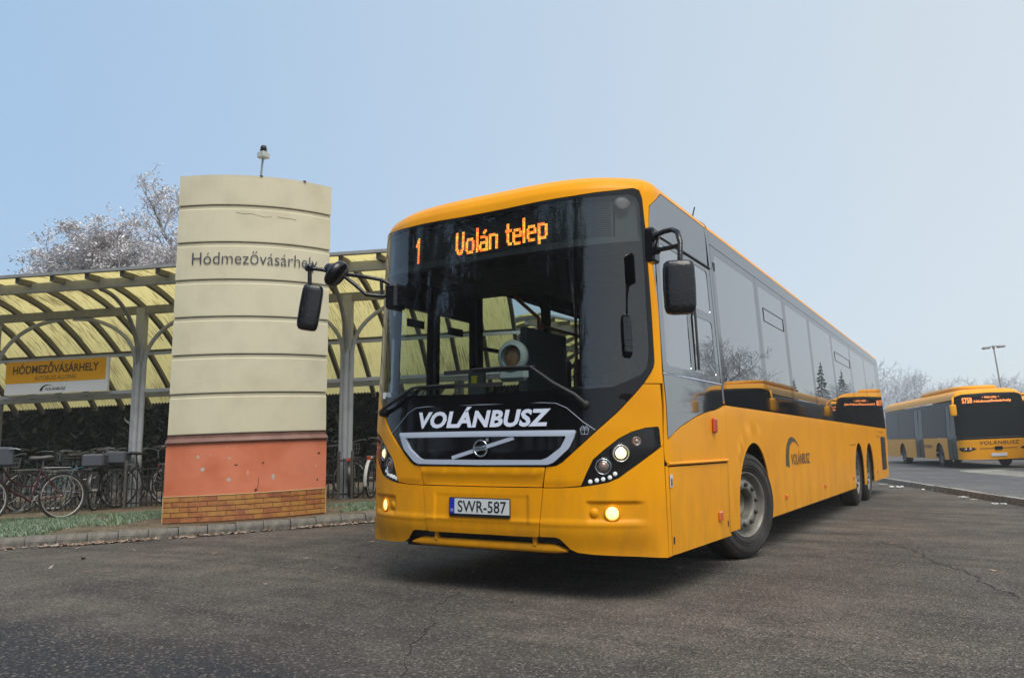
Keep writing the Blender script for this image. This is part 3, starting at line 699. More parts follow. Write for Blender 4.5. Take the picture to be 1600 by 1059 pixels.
# black box behind the lower slot and under the front
MB().box((0, .42, .42), (1.6, .4, .26)).obj('front_crossmember', M['shell'], BUS)

# grille frame, badge, lettering
go_ = roundc(sym([(0, .91), (.545, .914), (.59, .93), (.70, 1.026), (.738, 1.10), (.752, 1.148), (0, 1.150)]), .015); gi_ = roundc(sym([(0, .946), (.50, .947), (.545, .962), (.640, 1.03), (.672, 1.085), (.682, 1.108), (0, 1.110)]), .012)
gfr = sheet(B, 'grille_frame', go_, M['silver'], BUS, [gi_], off=.014, res=.03, thick=.03, disp=lambda s, z: .004*np.exp(-((z-1.13)/.012)**2))
M['grille_black'] = mat('grille_black', (.004, .004, .005), .12, coat=.8, bump=(4.5, .9, .03))
gp = sheet(B, 'grille_panel', gi_, M['grille_black'], BUS, off=-.018, res=.04, thick=0)
q = MB(); sv = np.linspace(0, 1, 14)
q.sweep([B.P(-.236+.52*k, .959+.14*k, .004) for k in sv], .012, .026, np.array([0, -1., 0])); q.obj('grille_bar', M['silver'], gp)
q = MB()
q.lathe([(.062, 0), (.062, .010), (.056, .016), (.050, .010), (.050, 0)], 28, Matrix(((0, 1, 0, .012), (-1, 0, 0, -.002), (0, 0, 1, 1.028), (0, 0, 0, 1))))
q.box((.012, -.010, 1.028), (.116, .012, .026)); q.bar((.055, -.008, 1.072), (.075, -.008, 1.092), .012, .010, (0, -1, 0)); q.bar((.058, -.008, 1.094), (.078, -.008, 1.094), .008, .008, (0, -1, 0)); q.bar((.0765, -.0085, 1.075), (.0765, -.0085, 1.097), .008, .008, (0, -1, 0))
bd = q.obj('grille_badge', M['chrome'], gp)
obj('badge_lettering', text_mesh('VOLVO', M['print_black'], .015, .085, bold=.02, mapf=flatmap((.012, -.0175, 1.0205), (1, 0, 0), (0, 0, 1))), bd)
M['glint_line'] = mat('grille_glint', (.35, .36, .38), .4, metal=.6)  # pale lines painted in for reflections and edges on the gloss black
for P_ in ([(-.60, 1.085), (-.55, 1.07), (-.535, 1.05), (-.52, 1.035), (-.515, 1.005), (-.50, .985), (-.46, 1.0), (-.43, .985), (-.42, .955)], [(-.33, .952), (-.29, .972), (-.19, 1.01), (-.15, 1.01), (-.10, 1.045), (-.02, 1.085), (.04, 1.095), (.16, 1.085), (.28, 1.098)], [(.305, 1.09), (.31, 1.05)], [(.46, 1.08), (.475, 1.03)], [(.33, .965), (.345, .957), (.40, .957), (.41, .975)]):
    MB().tube([B.P(a, b, -.016) for a, b in P_], .0035, 5).obj('grille_glint', M['glint_line'], gp)
lm = lambda s0, z0, off=.004, rot=0.0: (lambda x, y: B.P(s0+x, z0+y, np.full(x.shape, off)))
obj('operator_lettering', text_mesh('VOLÁNBUSZ', M['white_letter'], .108, 1.13, shear=.17, bold=.06, spacing=1.05, mapf=lm(.0, 1.185, -.003)), mk)
gb = MB()
for a, b in (((-.028, 0), (.028, 0)), ((-.028, 0), (-.022, -.03)), ((.028, 0), (.022, -.03)), ((-.022, -.03), (.022, -.03)), ((0, .012), (0, -.03)), ((-.028, 0), (-.030, .012)), ((.028, 0), (.030, .012)), ((-.03, .012), (0, .012)), ((.03, .012), (0, .012)), ((0, .012), (-.012, .027)), ((0, .012), (.012, .027)), ((-.012, .027), (-.02, .016)), ((.012, .027), (.02, .016))):
    gb.tube([B.P(.806+a[0], 1.15+a[1], -.004), B.P(.806+b[0], 1.15+b[1], -.004)], .0018, 4)
gb.obj('gift_mark', M['silver'], mk)
for sg in (1, -1):
    q = MB(); q.tube([B.P(sg*a, b, -.003) for a, b in ((0, 1.342), (.50, 1.342), (.60, 1.335), (.68, 1.30), (.80, 1.20), (.88, 1.147))], .0022, 4); q.obj('hatch_seam', M['silver'], mk)

# the LED sign behind the windscreen
sb = [(-1.14, 2.505), (1.06, 2.505), (1.075, 2.81), (-1.12, 2.80)]
LED = sheet(B, 'destination_sign', sb, M['led_board'], BUS, off=-.045, res=.08, thick=.05); LED['label'] = 'dark LED matrix sign showing 1 Volán telep'
vis = MB()
for i in range(21):
    z_ = 2.512+i*.0138; L_ = np.linspace(-1.12, 1.05, 40)
    a = B.P(L_, np.full(40, z_), -.043); b = B.P(L_, np.full(40, z_+.004), -.037); vis.add(np.r_[a, b], [[k, k+1, 41+k, 40+k] for k in range(39)])
o = vis.obj('matrix_row', M['led_off'], LED); o['kind'] = 'stuff'
sheet(B, 'sign_surround', sym([(0, 2.462), (.75, 2.465), (1.05, 2.482), (1.27, 2.50), (1.27, 2.53), (0, 2.50)]), M['blackmatte'], BUS, off=-.02, res=.08, thick=.06)
sheet(B, 'sign_end', [(1.075, 2.52), (1.27, 2.53), (1.262, 2.83), (1.09, 2.82)], M['inner_dark'], BUS, off=-.04, res=.06)
sheet(B, 'sign_end', mir([(1.14, 2.52), (1.27, 2.53), (1.262, 2.83), (1.12, 2.82)]), M['inner_mid'], BUS, off=-.04, res=.06)
discs(B, 1.136, 2.768, -.012, [(.06, 0), (.058, .008), (.03, .012), (0, .012)], 18).obj('sign_camera', M['inner_mid'], LED)
GL = {'1': [(2, 0, 3, 15), (1, 12, 2, 14), (0, 11, 1, 12)], 'V': [(0, 3, 1, 15), (5, 3, 6, 15), (1, 1, 2, 3), (4, 1, 5, 3), (2, 0, 4, 1)],
      'o': [(0, 2, 1, 8), (5, 2, 6, 8), (1, 0, 5, 1), (1, 9, 5, 10)], 'l': [(0, 0, 1, 16)], 'a': [(1, 9, 4, 10), (5, 0, 6, 9), (0, 1, 1, 4), (1, 0, 4, 1), (1, 5, 4, 6), (3, 12, 4, 13), (4, 13, 5, 14)],
      'n': [(0, 0, 1, 10), (2, 9, 4, 10), (5, 0, 6, 9)], 't': [(1, 2, 2, 14), (0, 9, 4, 10), (2, 0, 4, 1)], 'e': [(0, 2, 1, 8), (1, 0, 5, 1), (1, 9, 5, 10), (5, 6, 6, 8), (1, 5, 6, 6)],
      'p': [(0, -3, 1, 10), (2, 9, 4, 10), (5, 2, 6, 9), (2, 0, 5, 1)]}
px_, pz_ = .0120, .0117
led = {'led_red': MB(), 'led_amber': MB()}
for ch, s0, z0, kz in (('1', -.785, 2.492, 1.34), ('V', -.336, 2.531, 1.0), ('o', -.236, 2.529, 1.0), ('l', -.134, 2.532, 1.0), ('a', -.105, 2.532, 1.0), ('n', -.010, 2.536, 1.0), ('t', .145, 2.544, 1.0), ('e', .212, 2.541, 1.0), ('l', .305, 2.546, 1.0), ('e', .342, 2.549, 1.0), ('p', .440, 2.555, 1.0)):
    s0 = (.93*s0+.043)/.967; z0 += .009
    for c0, r0, c1, r1 in GL[ch]:
        for c in range(c0, c1+1):
            for r_ in range(r0, r1+1):
                key = 'led_red' if R.random() < (.62 if (c+r_) % 2 else .4) else 'led_amber'
                a, b = s0+c*px_, z0+r_*pz_*kz; p, rt, up, nn = B.frame(a, b, -.034); e = .0056
                led[key].add([p-rt*e-up*e*.8, p+rt*e-up*e*.8, p+rt*e+up*e*.8, p-rt*e+up*e*.8], [[0, 1, 2, 3]])
for k_, m_b in led.items():
    o = m_b.obj('led_dots', M[k_], LED); o['kind'] = 'stuff'

# ---- the two long sides
arches = {2.80: .60, 10.22: .60, 11.68: .60}
def arch_pts(yc, r=.585, zb=.325, zt=1.06):
    out = []
    for k in range(0, 25):
        q = pi - pi*k/24; y = yc + r*cos(q)*1.02; z = .47 + (zt-.47)*sin(q); out.append((y, z))
    return [(out[0][0]-.01, zb)] + out + [(out[-1][0]+.01, zb)]
ZB, ZW = .325, 1.372
def side_panel(y0, y1, arch=None):
    P = [(y0, ZB)]
    for a in (arch or []): P += arch_pts(a)
    P += [(y1, ZB), (y1, ZW), (y0, ZW)]
    return [(SY(y), z) for y, z in P]
dwin = [(1.578, 2.905), (1.40, 2.795), (1.362, 2.764), (1.346, 2.649), (1.347, 2.554), (1.352, 2.432), (1.363, 2.29), (1.374, 2.197), (1.388, 1.90), (1.390, 1.53), (1.413, 1.088), (1.45, 1.107), (1.523, 1.133), (1.68, 1.180), (1.845, 1.216), (2.05, 1.262), (2.249, 1.294), (2.45, 1.318), (2.564, 1.328), (2.78, 1.365), (2.800, 1.40), (2.790, 2.60), (2.770, 2.906)]
dpan = [(1.383, 1.53), (1.407, 1.080), (1.415, 1.081), (1.523, 1.126), (1.68, 1.173), (1.845, 1.209), (2.05, 1.255), (2.249, 1.287), (2.45, 1.311), (2.564, 1.321), (2.78, 1.357), (2.845, 1.37), (2.850, .925), (1.386, .925), (1.3725, .95), (1.3655, 1.04)]
M['print_dark'] = mat('print_dark_green', (.05, .055, .03), .5)
for sg, right in ((1, True), (-1, False)):
    fl = (lambda P: P) if sg > 0 else mir
    if right:
        # driver's window, its fixed black panel and strips
        up_cut = [(1.578, 2.905), (1.40, 2.795), (1.362, 2.764), (1.346, 2.649), (1.347, 2.556), (2.742, 2.556), (2.770, 2.906)]
        sheet(B, 'window_head_panel', up_cut, M['band_glass'], BUS, res=.08, flat=True)
        mid = [(1.353, 2.535), (1.352, 2.432), (1.363, 2.29), (1.374, 2.197), (1.388, 1.90), (1.390, 1.545), (2.795, 1.552), (2.790, 2.535)]
        dw = sheet(B, 'driver_window', mid, M['driver_glass'], BUS, res=.08, flat=True, off=-.004)
        q = MB(); q.tube([B.P(a, b, .002) for a, b in ((1.36, 2.546), (2.0, 2.546), (2.79, 2.546))], .011, 6); q.obj('window_rail', M['blackmatte'], dw)
        q = MB(); q.tube([B.P(a, b, .0) for a, b in ((1.392, 1.538), (2.0, 1.540), (2.80, 1.545))], .007, 6); q.obj('window_sill', M['silver'], dw)
        frame = roundc([(1.44, 1.60), (2.02, 1.60), (2.02, 2.50), (1.44, 2.50)], .05); fr_o = roundc([(1.392, 1.55), (2.06, 1.55), (2.06, 2.53), (1.392, 2.53)], .02)
        sheet(B, 'sash', fr_o, M['band_glass'], dw, [frame], off=.0, res=.08)
        frame2 = roundc([(2.10, 1.60), (2.70, 1.60), (2.70, 2.06), (2.10, 2.06)], .05); frame3 = roundc([(2.10, 2.13), (2.70, 2.13), (2.70, 2.50), (2.10, 2.50)], .05)
        sheet(B, 'sash', roundc([(2.064, 1.555), (2.785, 1.555), (2.785, 2.53), (2.064, 2.53)], .02), M['band_glass'], dw, [frame2, frame3], off=.0, res=.08)
        q = MB(); q.bar(B.P(2.20, 2.13, .012), B.P(2.17, 1.62, .012), .03, .012, (1, 0, 0)); q.obj('sash_handle', M['blackmatte'], dw)
        q = MB().lathe([(.05, 0), (.075, .012), (.05, .02), (0, .02)], 18, Matrix.Translation(B.P(2.24, 1.66, .0))); 
        low = [(1.393, 1.530), (1.414, 1.090), (1.523, 1.135), (1.68, 1.182), (1.845, 1.218), (2.05, 1.264), (2.249, 1.296), (2.45, 1.320), (2.564, 1.330), (2.78, 1.367), (2.800, 1.40), (2.800, 1.537)]
        sheet(B, 'window_foot_panel', low, M['band_glass'], BUS, res=.06, flat=True)
        sheet(B, 'window_strip', [(2.806, 1.385), (2.862, 1.385), (2.862, 2.906), (2.776, 2.906), (2.796, 2.60)], M['band_glass'], BUS, res=.1)
        sheet(B, 'door_panel', dpan, M['yellow'], BUS, res=.06)
        q = MB(); q.tube([B.P(a, .915, .004) for a in (1.40, 1.8, 2.3, 2.85)], .012, 6); q.obj('door_ledge', M['yellow'], BUS)
        sheet(B, 'corner_strip', [(1.3735, .90), (1.405, .90), (1.425, .300), (1.386, .296)], M['yellow'], BUS, res=.05)
        fp = sheet(B, 'lower_flap', [(1.412, .893), (2.86, .893), (2.865, .32), (2.9, .296), (1.431, .304)], M['yellow'], BUS, res=.08)
        q = MB(); q.box(B.P(1.435, .80, .002), (.004, .05, .085)); q.obj('flap_sticker', M['plate_white'], fp)
        q = MB(); q.box(B.P(1.432, .79, .004)+np.array([0, .004, 0]), (.004, .026, .05)); q.obj('flap_mark', M['print_black'], fp)
        for s_, z_ in ((1.452, .40), (2.80, .40)):
            q = MB(); q.box(B.P(s_, z_, .002), (.006, .02, .05), bev=.003); q.obj('flap_catch', M['shell'], fp)
        y0 = 1.862
    else:
        y0 = 1.95
        # entrance door with two tall panes, and the panels round it
        sheet(B, 'corner_strip', mir([(1.386, .34), (1.55, .34), (1.55, 1.50), (1.38, 1.50)]), M['yellow'], BUS, res=.08)
        for s0, s1 in ((1.62, 2.08), (2.24, 2.82)):
            sheet(B, 'door_leaf', mir([(s0-.055, .34), (s1+.055, .34), (s1+.055, 2.60), (s0-.055, 2.60)]), M['gloss_black'], BUS, [mir([(s0, .42), (s1, .42), (s1, 2.30), (s0, 2.30)])], res=.1, thick=.04)
            q = sheet(B, 'door_pane', mir([(s0, .42), (s1, .42), (s1, 2.30), (s0, 2.30)]), M['door_glass'], BUS, off=-.02, res=.12, thick=0)
            MB().box(B.P(-(s0+s1)/2, 2.17, -.03), (.02, .24, .07)).obj('door_plate', M['blackmatte'], q)
        sheet(B, 'door_head', mir([(1.36, 2.61), (2.88, 2.61), (2.88, 2.91), (1.58, 2.91), (1.36, 2.77)]), M['gloss_black'], BUS, res=.1)
        sheet(B, 'door_post', mir([(1.36, 1.51), (1.56, 1.51), (1.56, 2.60), (1.345, 2.60)]), M['side_glass'], BUS, res=.1)
    secs = [(y0, 3.62, [2.80]), (3.625, 5.06, None), (5.065, 6.78, None), (6.785, 9.15, None), (9.155, 10.95, [10.22]), (10.955, 12.42, [11.68]), (12.425, 14.98, None)]
    if right: secs[0] = (2.03, 3.62, [2.80])
    for k, (a, b, ar) in enumerate(secs):
        if right and k == 0:
            P = [(1.90, .325)] + [(y_, z_) for y_, z_ in arch_pts(2.80)] + [(3.62, ZB), (3.62, ZW), (1.862, ZW), (1.862, .325)]
            P = [(SY(y), z) for y, z in P[1:]]
        else: P = side_panel(a, b, ar)
        sp = sheet(B, 'side_panel', fl(P), M['yellow'], BUS, res=.09, disp=(lambda s, z: .006*np.exp(-(((np.hypot((np.abs(s)-SY(2.80)), (z-.47)))-.72)/.03)**2)*sstep(z, .7, 1.0)) if k == 0 else None)
        if right:
            for s_, z_, r_ in {0: [], 1: [(SY(4.10), .487, .03)], 2: [(SY(6.58), .491, .028)], 4: [(SY(9.33), .50, .025)], 6: [(SY(12.75), .50, .028)]}.get(k, []):
                MB().box(B.P(s_, z_, .008), (.02, .07, .05), bev=.008).obj('side_marker', M['amber'], sp)
    if right:
        MB().box(B.P(2.476, 1.196, .012), (.03, .085, .12), bev=.012).obj('side_indicator', M['redamber'], BUS)
        MB().box(B.P(2.57, .477, .008), (.018, .10, .075), bev=.008).obj('side_marker', M['amber'], BUS)
        # operator mark on the flank
        q = MB(); ring = [(5.169, .812), (5.18, .93), (5.25, 1.04), (5.38, 1.11), (5.54, 1.128), (5.70, 1.105), (5.83, 1.06), (5.92, 1.02)]; wv = [.21, .19, .17, .14, .10, .07, .04, .01]
        a = [B.P(s_, z_, .0025) for s_, z_ in ring]; b = [B.P(s_+w_*(.9 if i < 3 else .3), z_-(w_*.1 if i < 3 else w_*.55), .0025) for i, ((s_, z_), w_) in enumerate(zip(ring, wv))]
        n = len(a); q.add(a+b, [[i, n+i, n+i+1, i+1] for i in range(n-1)]); q.obj('arch_mark', M['print_dark'], BUS)
        obj('flank_lettering', text_mesh('VOLÁNBUSZ', M['brown_letter'], .115, 1.12, shear=.05, bold=.03, mapf=lambda x, y: B.P(6.02+x, .818+y, np.full(x.shape, .0025))), BUS)
        # vent in the rear quarter
        q = sheet(B, 'rear_vent', [(SY(13.75), .50), (SY(14.62), .50), (SY(14.50), 1.19), (SY(13.70), 1.19)], M['blackmatte'], BUS, off=.003, res=.1)
        for i in range(9):
            MB().bar(B.P(SY(13.78), .54+i*.075, .008), B.P(SY(14.55), .54+i*.075, .008), .012, .03).obj('vent_slat', M['blackmatte'], q)
        for a, b, z_ in ((9.2, 9.8, 1.03), (12.9, 13.6, 1.19), (13.3, 14.2, 1.29)):
            MB().bar(B.P(SY(a), z_, .001), B.P(SY(b), z_, .001), .006, .008).obj('panel_slot', M['shell'], BUS)
    # glazing above: separate panes and the strip over them
    edges = [1.875 if right else 1.96, 3.49, 4.85, 6.42, 8.30, 10.30, 12.25, 14.2]
    for k in range(len(edges)-1):
        a, b = SY(edges[k])+.004, SY(edges[k+1])-.004
        inn = roundc([(a+.10, 1.50), (b-.10, 1.50), (b-.10, 2.70), (a+.10, 2.70)], .05)
        pn = sheet(B, 'window', fl([(a, 1.380), (b, 1.380), (b, 2.776), (a, 2.776)]), M['black_glass'], BUS, [fl(inn)], res=.16, flat=True)
        sheet(B, 'pane', fl(inn), M['side_glass'] if right else M['door_glass'], pn, res=.2, thick=0, flat=True)
        if k in (1, 4) :
            c0 = SY(edges[k])+.25; c1 = SY(edges[k+1])-.12
            q = MB(); lp = [(c0, 2.345), (c1, 2.345), (c1, 2.485), (c0, 2.485), (c0, 2.345)]
            for i in range(4): q.bar(B.P(sg*lp[i][0], lp[i][1], .003), B.P(sg*lp[i+1][0], lp[i+1][1], .002), .004, .006, (1, 0, 0))
            q.obj('hopper_frame', M['blackmatte'], pn)
        if not right: MB().box(B.P(-(a+b)/2, 2.05, -.05), (.04, b-a-.1, .035)).obj('window_bar', M['blackmatte'], pn)
    sheet(B, 'tail_pane', fl([(SY(14.2)+.004, 1.380), (SY(14.97), 1.380), (SY(14.90), 2.776), (SY(14.2)+.004, 2.776)]), M['band_glass'], BUS, res=.16, flat=True)
    for a, b in ((1.875 if right else 1.96, 7.0), (7.006, 14.93)):
        sheet(B, 'roof_edge_panel', fl([(SY(a)+.002, 2.782), (SY(b), 2.782), (SY(b), 2.909), (SY(a)+.002, 2.909)]), M['band_glass'], BUS, res=.12, flat=True)
    # window posts, dark backing behind the joints
    for y_ in edges + [14.6]:
        sheet(B, 'window_post', fl([(SY(y_)-.055, 1.36), (SY(y_)+.055, 1.36), (SY(y_)+.055, 2.92), (SY(y_)-.055, 2.92)]), M['shell'], BUS, off=-.02, res=.2, thick=.03)
    for z0, z1 in ((1.30, 1.40), (2.74, 2.96)):
        sheet(B, 'side_rail', fl([(SY(1.8), z0), (SY(14.95), z0), (SY(14.95), z1), (SY(1.8), z1)]), M['shell'], BUS, off=-.03, res=.3, thick=.02)
    # dark backing behind the yellow skirt
    P = [(1.36, .34), (SY(2.2), .34)] + [(SY(y_), z_+.02) for y_, z_ in arch_pts(2.80)[1:-1]] + [(SY(3.41), .34)] + [(SY(y_), z_+.02) for y_, z_ in arch_pts(10.22)[1:-1]] + [(SY(10.84), .34)] + [(SY(y_), z_+.02) for y_, z_ in arch_pts(11.68)[1:-1]] + [(SY(12.3), .34), (SY(14.9), .34), (SY(14.9), 1.36), (1.36, 1.36)]
    if right: sheet(B, 'skirt_backing', P, M['shell'], BUS, off=-.025, res=.2, thick=0)
sheet(B, 'front_backing', sym([(0, .42), (1.38, .33), (1.38, 1.46), (1.22, 1.44), (1.0, 1.38), (0, 1.36)]), M['shell'], BUS, off=-.06, res=.08, thick=0)
# rear wall
rw = [(x-.045*max(0, (z-1.3)/1.6), 14.985, z) for x, z in ((-1.27, .36), (1.27, .36), (1.27, 1.4), (1.16, 2.85), (1.05, 3.02), (.6, 3.12), (-.6, 3.12), (-1.05, 3.02), (-1.16, 2.85), (-1.27, 1.4))]
n = len(rw); obj('rear_wall', mesh('rear_wall', rw + [(x, 15.05 if z > 1 else 15.0, z) for x, y, z in rw], [list(range(n, 2*n))[::-1]] + [[i, n+i, n+(i+1) % n, (i+1) % n] for i in range(n)] + [list(range(n))], M['yellow']), BUS)
# underside and wheels
us = MB(); us.box((0, 7.6, .88), (2.36, 14.4, .05)); us.box((0, 1.3, .29), (2.10, 1.6, .03)); us.box((0, 6.45, .30), (2.40, 5.6, .03)); us.box((0, 13.6, .34), (2.3, 2.5, .03)); us.box((0, 2.8, .45), (1.4, 1.3, .2))  # belly plates set extra low to shut out light under the bus
us.box((0, 2.8, .5), (1.5, .12, .12)); us.box((0, 10.2, .5), (1.2, .2, .2)); us.box((0, 11.68, .5), (1.2, .16, .16))
us.obj('underframe', M['shell'], BUS)
for yc in (2.80, 10.22, 11.68):
    for sg in (1, -1):
        q = MB(); v = []
        ap_ = arch_pts(yc, .60, .33, 1.085)
        for x in (1.235*sg, .80*sg): v += [(x, y, z) for y, z in ap_]
        n = len(ap_); q.add(v, [[i, i+1, n+i+1, n+i] for i in range(n-1)])
        q.add([(x, y, z) for x, y, z in v[n:]], [list(range(n))])
        q.obj('wheel_arch', M['shell'], BUS)
ST = radians(-19)
for sg in (1, -1):
    wheel('wheel', BUS, (sg*1.075, 2.78, .492), ST, sg)
    wheel('wheel', BUS, (sg*1.09, 10.22, .492), 0, sg); wheel('wheel', BUS, (sg*1.09, 11.68, .492), 0, sg)
MB().box((-1.05, .62, .29), (.35, .14, .05)).obj('tow_bracket', M['shell'], BUS)

# ---- interior that shows through the glass
ic = MB(); ic.box((0, 8.2, 2.79), (2.20, 13.2, .04)); ic.box((0, 1.0, 2.60), (2.0, 1.1, .30)); ic.obj('ceiling', M['inner_dark'], BUS)
dsh = MB()
dsh.box((0.2, .70, 1.30), (1.7, .62, .20), bev=.05); dsh.box((.60, .98, 1.36), (.80, .35, .30), bev=.06); dsh.box((.2, .66, 1.02), (1.7, .5, .5)); dsh.obj('dashboard', M['inner_dark'], BUS)
MB().box((-.12, 1.25, 1.45), (.06, .75, 1.15)).obj('cab_partition', M['inner_mid'], BUS)
MB().box((.55, 1.95, 1.75), (1.3, .06, 1.75)).obj('cab_bulkhead', M['inner_dark'], BUS)
q = MB(); rr_ = [(.55+.21*cos(a), 1.02+.08*sin(a)*.5, 1.60+.21*sin(a)*.55) for a in np.linspace(0, 2*pi, 25)]; q.tube(rr_, .014, 8, False); q.tube([(.55, 1.02, 1.60), (.55, 1.0, 1.42)], .03, 8); q.tube([(.35, 1.02, 1.60), (.75, 1.02, 1.60)], .012, 6); q.obj('steering_wheel', M['blackmatte'], BUS)
q = MB(); q.box((.55, 1.62, 1.25), (.5, .48, .14), bev=.05); q.box((.55, 1.84, 1.62), (.5, .13, .70), bev=.05); q.box((.55, 1.86, 2.05), (.3, .10, .2), bev=.04); q.obj('driver_seat', M['seat'], BUS)
q = MB(); q.tube([(-.62, 1.6, 2.62), (-.61, 1.6, 2.44), (-.36, 1.6, 2.22), (-.345, 1.6, 1.84), (-.345, 1.6, .92)], .019, 8); q.tube([(-.36, 2.4, 2.7), (-.36, 2.4, .92)], .017, 8); q.tube([(-.36, 1.6, 2.15), (-.36, 3.6, 2.15)], .016, 8); q.obj('handrail', M['orange_rail'], BUS)
q = MB(); q.box((-.57, .82, 1.60), (.05, .03, .07), bev=.006); q.obj('validator_button', M['yellow_box'], BUS); MB().box((-.57, .86, 1.56), (.16, .05, .22), bev=.01).obj('ticket_validator', M['inner_mid'], BUS)
fan = MB().lathe([(.090, .05), (.122, .04), (.132, .02), (.128, -.01), (.110, -.03), (.092, -.03), (.088, -.01)], 28, Matrix(((0, 1, 0, .0), (-1, 0, 0, .50), (0, 0, 1, 1.735), (0, 0, 0, 1))))
fan.box((.0, .50, 1.60), (.26, .07, .12), bev=.03)
fn = fan.obj('dash_fan', M['white_plastic'], BUS)
MB().lathe([(.090, -.012), (.06, .005), (.03, .012), (0, .012)], 24, Matrix(((0, 1, 0, .0), (-1, 0, 0, .50), (0, 0, 1, 1.735), (0, 0, 0, 1)))).obj('fan_face', M['tan'], fn)
q = MB(); q.box((0, 0, 1.38), (.42, .42, .10), bev=.03); q.box((0, .22, 1.66), (.42, .08, .66), bev=.03); sme = q.me('seat', M['seat'])
for sx in (-1, 1):
    for k in range(12):
        for dx in (0, .46): o = obj('seat', sme, BUS); o.location = (sx*(.98-dx), 2.9+k*.95, 0)
q = MB(); q.box((-.55, .42, 2.38), (.16, .05, .11), bev=.02); q.tube([(-.55, .42, 2.43), (-.55, .45, 2.60)], .01, 6); q.obj('cab_mirror', M['blackmatte'], BUS)
MB().box(B.P(-1.02, 1.455, -.006), (.075, .004, .05)).obj('toll_sticker', M['plate_white'], BUS)

# ---- wipers and mirrors
def on(s_, z_, o_=.035): return B.P(s_, z_, o_)
q = MB(); q.tube([on(.812, 1.32, .02), on(.746, 1.383, .05), on(.60, 1.47, .06), on(.436, 1.592, .055)], [.02, .015, .012, .010], 8); q.tube([on(.47, 1.592, .05), on(.20, 1.60, .05), on(-.05, 1.598, .05)], .009, 6); q.lathe([(.03, -.03), (.03, .03), (0, .04)], 12, Matrix.Translation(on(.812, 1.32, .0)) @ Matrix.Rotation(-pi/2, 4, 'Z'))
wi = q.obj('wiper', M['blackmatte'], BUS); q = MB(); L_ = np.linspace(-.31, .44, 16); q.sweep([on(s_, 1.588-.02*((s_+.0)**2), .032) for s_ in L_], .012, .03, np.array([0, -1., 0.])); q.obj('wiper_blade', M['blackmatte'], wi)
q = MB(); q.tube([on(-1.049, 1.312, .02), on(-.93, 1.345, .05), on(-.816, 1.379, .055), on(-.60, 1.48, .055), on(-.54, 1.489, .05), on(-.2, 1.492, .05)], [.02, .015, .014, .012, .011, .009], 8); q.lathe([(.03, -.03), (.03, .03), (0, .04)], 12, Matrix.Translation(on(-1.049, 1.312, .0)) @ Matrix.Rotation(-pi/2, 4, 'Z'))
wi = q.obj('wiper', M['blackmatte'], BUS); q = MB(); L_ = np.linspace(-.56, .20, 16); q.sweep([on(s_, 1.482, .032) for s_ in L_], .012, .03, np.array([0, -1., 0.])); q.obj('wiper_blade', M['blackmatte'], wi)

mb = MB()
mb.box(B.P(-.845, 2.25, .05), (.12, .16, .20), bev=.02)
mb.tube([(-.83, .14, 2.29), (-.95, .03, 2.37), (-1.07, -.05, 2.395), (-1.215, -.10, 2.42)], .016, 8); mb.tube([(-.83, .14, 2.26), (-.94, .03, 2.235), (-1.06, -.02, 2.25), (-1.14, -.06, 2.33), (-1.225, -.10, 2.405)], .016, 8); mb.tube([(-.95, .03, 2.37), (-.94, .03, 2.235)], .014, 8)
mb.tube([(-1.30, -.15, 2.425), (-1.36, -.19, 2.455), (-1.455, -.25, 2.47)], .016, 8); mb.tube([(-1.458, -.25, 2.485), (-1.455, -.25, 2.40), (-1.452, -.25, 2.30)], .017, 8)
mb.lathe([(.0, -.03), (.03, -.03), (.03, .03), (0, .03)], 10, Matrix.Translation((-1.457, -.25, 2.475)))
ml = mb.obj('wing_mirror', M['plastic'], BUS)
nrmv = Vector((-.72, -.30, .62)).normalized(); Mx = nrmv.to_track_quat('X', 'Z').to_matrix().to_4x4(); Mx.translation = Vector((-1.285, -.14, 2.43))
rb = MB().lathe([(0, -.05), (.10, -.05), (.115, -.03), (.118, .0), (.108, .02), (.085, .028), (.07, .03), (.05, .045), (.04, .075), (.03, .095), (0, .10)], 24, Mx); rb.obj('kerb_mirror', M['plastic'], ml)
def housing(c, wd, dp, ht, rz, ry=0.0, name='mirror_head', lean=0.0):
    v = []; ring = 16; lev = [(-.5, .55), (-.485, .78), (-.44, .93), (-.35, 1.0), (0, 1.03), (.35, 1.0), (.45, .93), (.488, .78), (.5, .5)]
    for zf, k in lev:
        for i in range(ring):
            a = 2*pi*i/ring; e = .45; cx = math.copysign(abs(cos(a))**e, cos(a)); cy = math.copysign(abs(sin(a))**e, sin(a))
            v.append((cx*wd/2*k + lean*zf, cy*dp/2*k, zf*ht))
    f = [[i*ring+k, i*ring+(k+1) % ring, (i+1)*ring+(k+1) % ring, (i+1)*ring+k] for i in range(len(lev)-1) for k in range(ring)] + [list(range(ring))[::-1], [(len(lev)-1)*ring+k for k in range(ring)]]
    Mm = Matrix.Translation(c) @ Matrix.Rotation(rz, 4, 'Z') @ Matrix.Rotation(ry, 4, 'Y')
    return MB().add([tuple(Mm @ Vector(p)) for p in v], f, True), Mm
hm, Mm = housing((-1.450, -.24, 2.148), .165, .10, .37, radians(36), radians(8)); hh = hm.obj('mirror_head', M['plastic'], ml)
gq = MB(); gq.box((0, .051, 0), (.125, .008, .30)); gq.v = [tuple(Mm @ Vector(p)) for p in gq.v]; gq.obj('mirror_face', M['mirror'], hh)
mb = MB()
mb.box((1.285, .16, 2.385), (.07, .12, .24), bev=.015); mb.box((1.335, .09, 2.43), (.05, .05, .05), bev=.01); mb.box((1.335, .10, 2.335), (.05, .05, .05), bev=.01)
